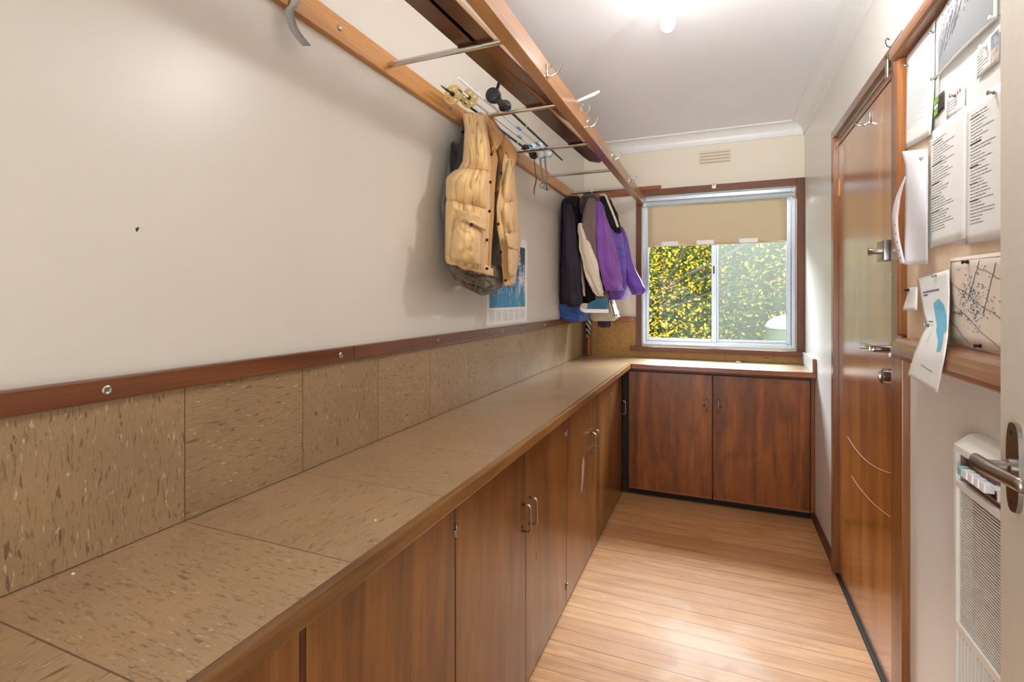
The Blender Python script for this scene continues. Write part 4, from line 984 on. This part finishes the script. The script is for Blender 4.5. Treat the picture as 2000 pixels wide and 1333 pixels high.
def text_on(parent, txt, size, origin, right, up, mat, name='lettering'):
    vs, fs = text_mesh(txt, size); mb = MB(); V = [mb.bm.verts.new(Vector(origin)+Vector(right)*v.x+Vector(up)*v.y) for v in vs]
    for f in fs:
        try: mb.bm.faces.new([V[i] for i in f])
        except ValueError: pass
    return link(name, mb, mat, parent)
text_on(po, 'MANSFIELD', .0115, pt(.07, .665, .0014), (0, -1, 0), (0, 0, 1), 'ink')
# hanging leaflet with a blue map
po, pt = paper_e('folded_leaflet', [(1791, 545, .541), (1797, 580, .537), (1803, 610, .530), (1812, 636, .515), (1800, 655, .500), (1786, 690, .484), (1773, 734, .480)],
    [(1853, 527, .541), (1855, 570, .537), (1854, 610, .528), (1851, 660, .505), (1845, 700, .488), (1831, 768, .482)], 'long white leaflet with a blue area map hanging down over the wooden rail', 'leaflet', nu=12, nv=28)
t = NT('area_blue'); t.b.inputs['Base Color'].default_value = srgb(112, 186, 214); t.b.inputs['Roughness'].default_value = .6
shape = [(.42, .25), (.62, .22), (.80, .28), (.90, .38), (.93, .50), (.80, .52), (.84, .62), (.80, .68), (.68, .69), (.66, .60), (.58, .56), (.45, .50)]
def area(shape, off, n=24):
    mb = MB(); ys = [s[1] for s in shape]; lo, hi = min(ys), max(ys); prev = None
    for i in range(n+1):
        v = lo+(hi-lo)*(i+.001)/(n+.002); xs = []
        for (a, b_) in zip(shape, shape[1:]+shape[:1]):
            if (a[1]-v)*(b_[1]-v) < 0: xs.append(a[0]+(b_[0]-a[0])*(v-a[1])/(b_[1]-a[1]))
        if len(xs) < 2: prev = None; continue
        row = [pt(min(xs)+(max(xs)-min(xs))*q/3, v, off) for q in range(4)]
        if prev:
            for q in range(3): mb.quad(prev[q], prev[q+1], row[q+1], row[q])
        prev = row
    return mb
link('blue_area', area(shape, .001), t.m, po)
mb = MB()
for (u0, v0, u1, v1) in [(.12+.06*k, .135, .165+.06*k, .15) for k in range(9)]+[(.12, .165, .26, .178)]+[(.30+.05*k, .845+.002*k, .335+.05*k, .853+.002*k) for k in range(8)]+[(.1, .42, .3, .43)]:
    mb.quad(pt(u0, v0, .001), pt(u1, v0, .001), pt(u1, v1, .001), pt(u0, v1, .001))
link('printed_lines', mb, 'inkb', po)
paper('folded_note', [(1776, 562), (1792, 561), (1801, 606), (1772, 607)], XB-.012, 'small blank white note pinned at the left edge of the board', 'note', nu=6, nv=6, curl=lambda u, v: .012*v)
# push pins
def pin(u, v, x, col, lab):
    p = ax(u, v, x); e = empty('push_pin', p, lab, 'push pin', 'push pins on the pinboard')
    link('head', MB().lathe(p, (-1, 0, 0), [(.0045, .000), (.005, .002), (.003, .004), (.003, .008), (.005, .010), (.0045, .012), (0, .0125)], 12), col, e, smooth='auto')
    link('needle', MB().tube([p, p+Vector((.010, 0, 0))], .0006, 5), 'steel', e)
for (u, v, x, c_, l_) in ((1774, 127, XB-.004, 'steel', 'grey pin on the left edge of the top left typed page'), (1824, 62, XB-.004, 'steel', 'grey pin at the top right of the typed page'),
                     (1829, 153, XB-.008, 'steel', 'pin at the lower left corner of the landscape print'), (1945, 32, XB-.008, 'tab', 'white pin at the lower right corner of the landscape print'),
                     (1925, 90, XB-.006, 'tab', 'white pin through the photo card'), (1866, 186, XB-.005, 'steel', 'grey pin through the business card'), (1942, 180, XB-.008, 'steel', 'dark grey pin above the right typed page'),
                     (1807, 309, XB-.012, 'steel', 'grey pin holding the plastic sleeve'), (1891, 512, XB-.005, 'black', 'black pin at the top of the street map'), (1916, 676, XB-.005, 'black', 'black pin at the bottom of the street map'),
                     (1831, 539, XB-.006, 'steel', 'silver pin at the top of the blue map leaflet'), (1775, 567, XB-.014, 'black', 'dark pin holding the small folded note'), (1814, 636, .500, 'steel', 'silver pin at the middle of the leaflet')):
    pin(u, v, x, c_, l_)

# ------------------------------------------------------------------ wall heater
ht = empty('wall_heater', (.53, 1.2, .35), 'cream metal wall heater with control keys and a ribbed grille, right wall', 'heater')
M['hcream'] = plain('heater_cream', (238, 234, 224), .35, var=.02)
M['hdark'] = plain('heater_panel_red_brown', (64, 26, 28), .25, var=.1)
HX, HY1, HY0 = .507, 1.472, .86
def frame_bars(mb, y0, y1, z0, z1, x0, x1): return mb.box((x0, y0, z0), (x1, y1, z1), .0015)
mb = MB()
# chamfered top cap
mb.prism([(XR-.001, HY1, 1.100), (.545, HY1, 1.100), (.535, HY1, 1.098), (HX, HY1, 1.073), (HX, HY1, 1.058), (XR-.001, HY1, 1.058)], (0, HY0-HY1, 0))
link('top_cap', mb, 'hcream', ht)
link('casing', MB().box((HX, HY1-.012, .34), (XR-.001, HY1, 1.0575)).box((HX, HY0, .34), (XR-.001, HY0+.012, 1.0575)).box((HX, HY0+.012, .978), (XR-.001, HY1-.012, .993)).box((HX, HY0+.012, .650), (XR-.001, HY1-.012, .668)).box((HX, HY0+.012, .34), (XR-.001, HY1-.012, .36)).box((XR-.012, HY0+.012, .36), (XR-.001, HY1-.012, 1.0575)), 'hcream', ht)
cp = link('control_panel', MB().box((HX+.008, HY0+.0125, .9935), (XR-.0125, HY1-.0125, 1.0570)), 'hdark', ht)
link('trim_strip', MB().box((HX+.006, HY0+.014, 1.004), (HX+.0078, HY1-.014, 1.0055)), 'gold', cp)
for k in range(5):
    y = HY1-.045-k*.026
    link('control_key', MB().box((HX-.010, y-.020, 1.016), (HX+.0079, y, 1.036), .002), plain('key_aqua', (150, 200, 204), .3) if k == 0 else 'tab', cp)
link('slider', MB().box((HX-.006, 1.255, 1.016), (HX+.0079, 1.262, 1.040), .001).box((HX-.006, 1.262, 1.034), (HX+.0079, 1.286, 1.040), .001), 'tab', cp)
mb = MB()
n = 46
for k in range(n):
    z = .6735+(.9735-.6735)*k/(n-1); mb.box((HX+.006, HY0+.014, z-.0016), (HX+.0085, HY1-.014, z+.0012))
link('grille', mb, 'hcream', ht)
link('grille_backing', MB().box((HX+.030, HY0+.0125, .6685), (HX+.034, HY1-.0125, .9775)), 'dark', ht)
mb = MB()
for k in range(34):
    y = HY1-.022-k*.017; mb.prism([(HX+.004, y-.002, .37), (HX+.009, y-.002, .37), (HX+.009, y+.002, .37), (HX+.004, y+.002, .37)], (0, 0, .272))
link('outlet_louvre', mb, 'hcream', ht)
link('outlet_backing', MB().box((HX+.030, HY0+.0125, .3605), (HX+.034, HY1-.0125, .6495)), 'dark', ht)

# ------------------------------------------------------------------ the open door at the right edge
d2 = empty('door_2', (.47, .7, 0), None, None, None, 'structure')
DX = .462
lf = link('door_leaf', MB().box((DX, .30, .012), (DX+.036, 1.152, 2.05), .002), 'door_cream', d2)
LYc, LZc = 1.098, 1.128
mb = MB(); oc = []
for k in range(28):
    a = 2*PI*k/28; oc.append((DX, LYc-.002+.0205*math.copysign(abs(math.cos(a))**.6, math.cos(a)), LZc+.075*math.copysign(abs(math.sin(a))**.75, math.sin(a))))
link('lock_plate', mb.prism(oc, (-.007, 0, 0)), 'steel', lf)
for z in (LZc+.058, LZc-.058): link('plate_screw', MB().lathe((DX-.0068, LYc-.002, z), (-1, 0, 0), [(.0042, 0), (.004, .0015), (.0, .0008)], 12), 'dark', lf)
nk = link('lever_neck', MB().lathe((DX-.007, LYc, LZc), (-1, 0, 0), [(.0135, 0), (.0135, .006), (.0088, .009), (.0085, .045), (.009, .052)], 20), 'steel', lf, smooth='auto')
# curved lever: from the end of the neck back towards the hinge side
RR = []
for k in range(15):
    s = k/14; y = LYc+.016-.128*s; x = DX-.052+.012*s*s; z = LZc+.004-.004*s
    w_ = .0125*(1-.15*s); hgt = .0065+.0045*math.sin(PI*min(1, s*1.2+.1))
    if k == 0: w_ *= .35; hgt *= .5
    RR.append([(x+hgt*math.cos(a), y, z+w_*math.sin(a)) for a in [2*PI*q/18 for q in range(18)]])
link('lever', MB().rings(RR), 'steel', lf, smooth=True)

# ------------------------------------------------------------------ calendar on the left wall
def at_wall(y, z, off=.001): return (XL+off, y, z)
cal = empty('wall_calendar', (XL, 2.45, 1.28), 'paper calendar with a blue frosty forest picture behind the vest on the left wall', 'calendar')
cy0, cy1, cz0, cz1 = 2.18, 2.735, 1.278, 1.745
link('sheet', MB().box((XL+.0006, cy0, cz0), (XL+.0022, cy1, cz1)), 'paper', cal)
t = NT('frosty_forest'); v_ = t.pos()
n1 = t.noise(t.vec(v_, (1, 1, .35)), 24, 6, .65, .8); n2 = t.noise(v_, 75, 4, .7)
sp = t.n('SeparateXYZ'); t.l(v_, sp.inputs[0])
f = t.math('ADD', t.math('MULTIPLY', n1, .75), t.math('MULTIPLY', n2, .35))
hz_ = t.math('MULTIPLY', t.math('ABSOLUTE', t.math('SUBTRACT', sp.outputs[2], 1.53)), -.7)
f = t.math('ADD', f, hz_)
bl_ = t.ramp(sp.outputs[2], [(0, srgb(70, 140, 180)), (1, srgb(70, 140, 180))])
c0 = t.mix(t.ramp(t.math('SUBTRACT', sp.outputs[2], 1.0), [(.42, 0.0), (.62, 1.0)]), srgb(64, 140, 182), srgb(52, 66, 92))
t.l(t.mix(t.ramp(f, [(.50, 0.0), (.60, 1.0)]), c0, srgb(222, 228, 234)), t.b.inputs['Base Color']); t.b.inputs['Roughness'].default_value = .5
link('picture', MB().box((XL+.0023, cy0+.035, 1.365), (XL+.0028, cy1-.035, 1.70)), t.m, cal)
mb = MB(); rr = random.Random(2)
for c_ in range(6):
    for r_ in range(7):
        y = cy0+.035+c_*.083
        z = 1.347-r_*.008
        for q in range(7):
            mb.box((XL+.0023, y+q*.009, z), (XL+.0026, y+q*.009+.005, z+.003))
tag(link('date_grid', mb, 'inkl', cal), kind='stuff')
tag(link('wall_scuff', MB().prism([(XL+.0003, y, z) for y, z in ((.615, 1.545), (.622, 1.548), (.619, 1.540), (.617, 1.538))], (.0004, 0, 0)), 'dark'), 'tiny dark chip in the paint of the long left wall', 'paint chip')
M['crumb'] = plain('pale_crumb', (235, 228, 214), .6)
for (x, y, lab) in ((-1.0, .50, 'white crumb on the worktop close to the camera'), (-.66, .86, 'white crumb near the edge of the worktop')):
    tag(link('crumb', MB().lathe((x, y, ZT), (0, 0, 1), [(.002, 0), (.003, .001), (.0015, .0025), (0, .003)], 7), 'crumb'), lab, 'crumb')
tag(link('bench_clip', MB().box((.12, 3.96, ZT+.0005), (.15, 3.975, ZT+.009), .002), 'steel'), 'small metal clip lying on the worktop under the window', 'clip')

# ------------------------------------------------------------------ outside the window
GZ = -.9
st('ground_outside', MB().box((-14, YB+.3, GZ-.1), (14, 30, GZ)), plain('lawn', (92, 104, 60), .9, var=.35, nscale=3))
def leafmat(name, c1, c2):
    t = NT(name); r = t.noise(t.n('TexCoord').outputs['Object'], 14, 2)
    t.l(t.ramp(r, [(.35, srgb(c1)), (.65, srgb(c2))]), t.b.inputs['Base Color']); t.b.inputs['Roughness'].default_value = .6
    tl_ = t.n('BsdfTranslucent'); t.l(t.b.inputs['Base Color'].links[0].from_socket, tl_.inputs[0])
    mx_ = t.n('MixShader'); mx_.inputs[0].default_value = .35; t.l(t.b.outputs[0], mx_.inputs[1]); t.l(tl_.outputs[0], mx_.inputs[2])
    t.l(mx_.outputs[0], t.t.nodes['Material Output'].inputs[0]); return t.m
def foliage(name, blobs, n, size, mat, parent, seed):
    rr = random.Random(seed); mb = MB(); tot = sum(b[3]*b[4]*b[5] for b in blobs)
    for (x, y, z, a, b_, c_) in blobs:
        for k in range(int(n*a*b_*c_/tot)):
            d = Vector((rr.gauss(0, 1), rr.gauss(0, 1), rr.gauss(0, 1))).normalized()*(rr.random()**.4)
            p = Vector((x+d.x*a, y+d.y*b_, z+d.z*c_)); s = size*rr.uniform(.6, 1.3)
            q = Matrix.Rotation(rr.uniform(0, 6.28), 3, Vector((rr.gauss(0, 1), rr.gauss(0, 1), rr.gauss(0, 1))).normalized())
            mb.quad(p+q@Vector((-s*.5, 0, 0)), p+q@Vector((0, -s*.32, 0)), p+q@Vector((s*.6, 0, 0)), p+q@Vector((0, s*.32, 0)))
    return link(name, mb, mat, parent)
M['leafy'] = leafmat('yellow_leaves', (206, 176, 30), (250, 214, 66)); M['leafg'] = leafmat('green_leaves', (78, 104, 44), (128, 148, 74))
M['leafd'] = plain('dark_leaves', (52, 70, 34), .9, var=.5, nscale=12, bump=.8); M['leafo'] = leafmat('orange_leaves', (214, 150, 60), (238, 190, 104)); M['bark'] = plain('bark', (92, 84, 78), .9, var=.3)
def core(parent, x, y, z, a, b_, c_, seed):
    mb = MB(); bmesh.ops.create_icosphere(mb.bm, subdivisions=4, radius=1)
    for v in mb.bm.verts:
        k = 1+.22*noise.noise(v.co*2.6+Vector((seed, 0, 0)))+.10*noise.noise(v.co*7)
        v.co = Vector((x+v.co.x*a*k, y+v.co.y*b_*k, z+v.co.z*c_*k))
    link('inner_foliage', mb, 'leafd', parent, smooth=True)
def branch(mb, p, d, L, r, depth, rr):
    pts = [Vector(p)]
    for k in range(5): d = (d+Vector((rr.gauss(0, .10), rr.gauss(0, .10), rr.gauss(.02, .08)))).normalized(); pts.append(pts[-1]+d*L/5)
    mb.tube(pts, [r*(1-.55*k/5) for k in range(6)], 7)
    if depth:
        for k in range(3): q = rr.choice(pts[2:]); branch(mb, q, (d+Vector((rr.gauss(0, .7), rr.gauss(0, .4), rr.gauss(.1, .5)))).normalized(), L*.65, r*.5, depth-1, rr)
yt = empty('tree', (-1.3, 7.6, GZ), 'leafy tree with bright yellow leaves close outside the window', 'tree', 'trees outside the window')
mb = MB(); rr = random.Random(4)
branch(mb, (-1.55, 7.8, GZ), Vector((.08, 0, 1)), 2.0, .09, 0, rr)
branch(mb, (-1.45, 7.8, .9), Vector((.55, 0, .85)), 2.4, .05, 2, rr); branch(mb, (-1.5, 7.8, .9), Vector((-.1, .1, 1)), 2.2, .05, 2, rr); branch(mb, (-1.45, 7.7, .8), Vector((.8, 0, .35)), 1.8, .035, 2, rr)
link('trunk', mb, 'bark', yt, smooth=True)
foliage('foliage', [(-1.1, 7.3, 1.0, 1.3, .8, 1.1), (-1.1, 7.6, 2.1, 1.3, .9, .8), (-.6, 7.5, .5, .8, .6, .6)], 4600, .050, 'leafy', yt, 1)
foliage('foliage', [(-1.1, 8.2, 1.2, 1.5, .7, 1.5)], 2600, .075, 'leafg', yt, 12)
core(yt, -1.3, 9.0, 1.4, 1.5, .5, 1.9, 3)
for (x, y, z, a, b_, c_, mt, n_, sz, lab, sd) in ((.6, 9.6, 1.2, 1.6, 1.0, 2.1, 'leafg', 4200, .12, 'pale green bush behind the insect screen', 2), (1.05, 8.75, 1.45, .38, .25, .8, 'leafo', 900, .07, 'orange autumn bush towards the right of the window', 3),
                                            (-1.6, 12, 1.6, 3.0, 1.2, 3.0, 'leafg', 6000, .17, 'tall green hedge tree behind the yellow tree', 5), (4.4, 12.6, 1.6, 2.9, 1.2, 3.0, 'leafg', 5000, .17, 'tall green tree far right beyond the window', 6)):
    e = empty('tree' if y > 11 else 'bush', (x, y, GZ), lab, 'tree' if y > 11 else 'bush', 'trees outside the window' if y > 11 else 'bushes outside the window')
    link('trunk', MB().tube([(x, y, GZ), (x+.05, y, z*.5), (x, y, z+.4)], [.08, .06, .03], 8), 'bark', e)
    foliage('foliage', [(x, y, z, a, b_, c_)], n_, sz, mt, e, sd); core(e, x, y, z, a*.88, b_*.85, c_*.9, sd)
foliage('foliage', [(.5, 8.5, 1.5, 1.2, .25, 1.4)], 1300, .06, 'leafy', bpy.data.objects['bush'], 9)
# rounded white tank lid among the bushes
wt_ = empty('water_tank', (1.15, 8.0, GZ), 'garden tank with a rounded white lid, low at the right behind the screened pane', 'tank')
link('tank_body', MB().lathe((1.25, 8.0, GZ), (0, 0, 1), [(.58, 0), (.62, .05), (.62, 1.86), (.60, 1.90)], 32), plain('tank_green', (122, 136, 116), .6), wt_, smooth='auto')
link('lid', MB().lathe((1.25, 8.0, GZ+1.90), (0, 0, 1), [(.63, 0), (.64, .03), (.60, .09), (.52, .15), (.40, .185), (.2, .20), (.0, .205)], 32), 'tab', wt_, smooth='auto')

C.view_layer.update()
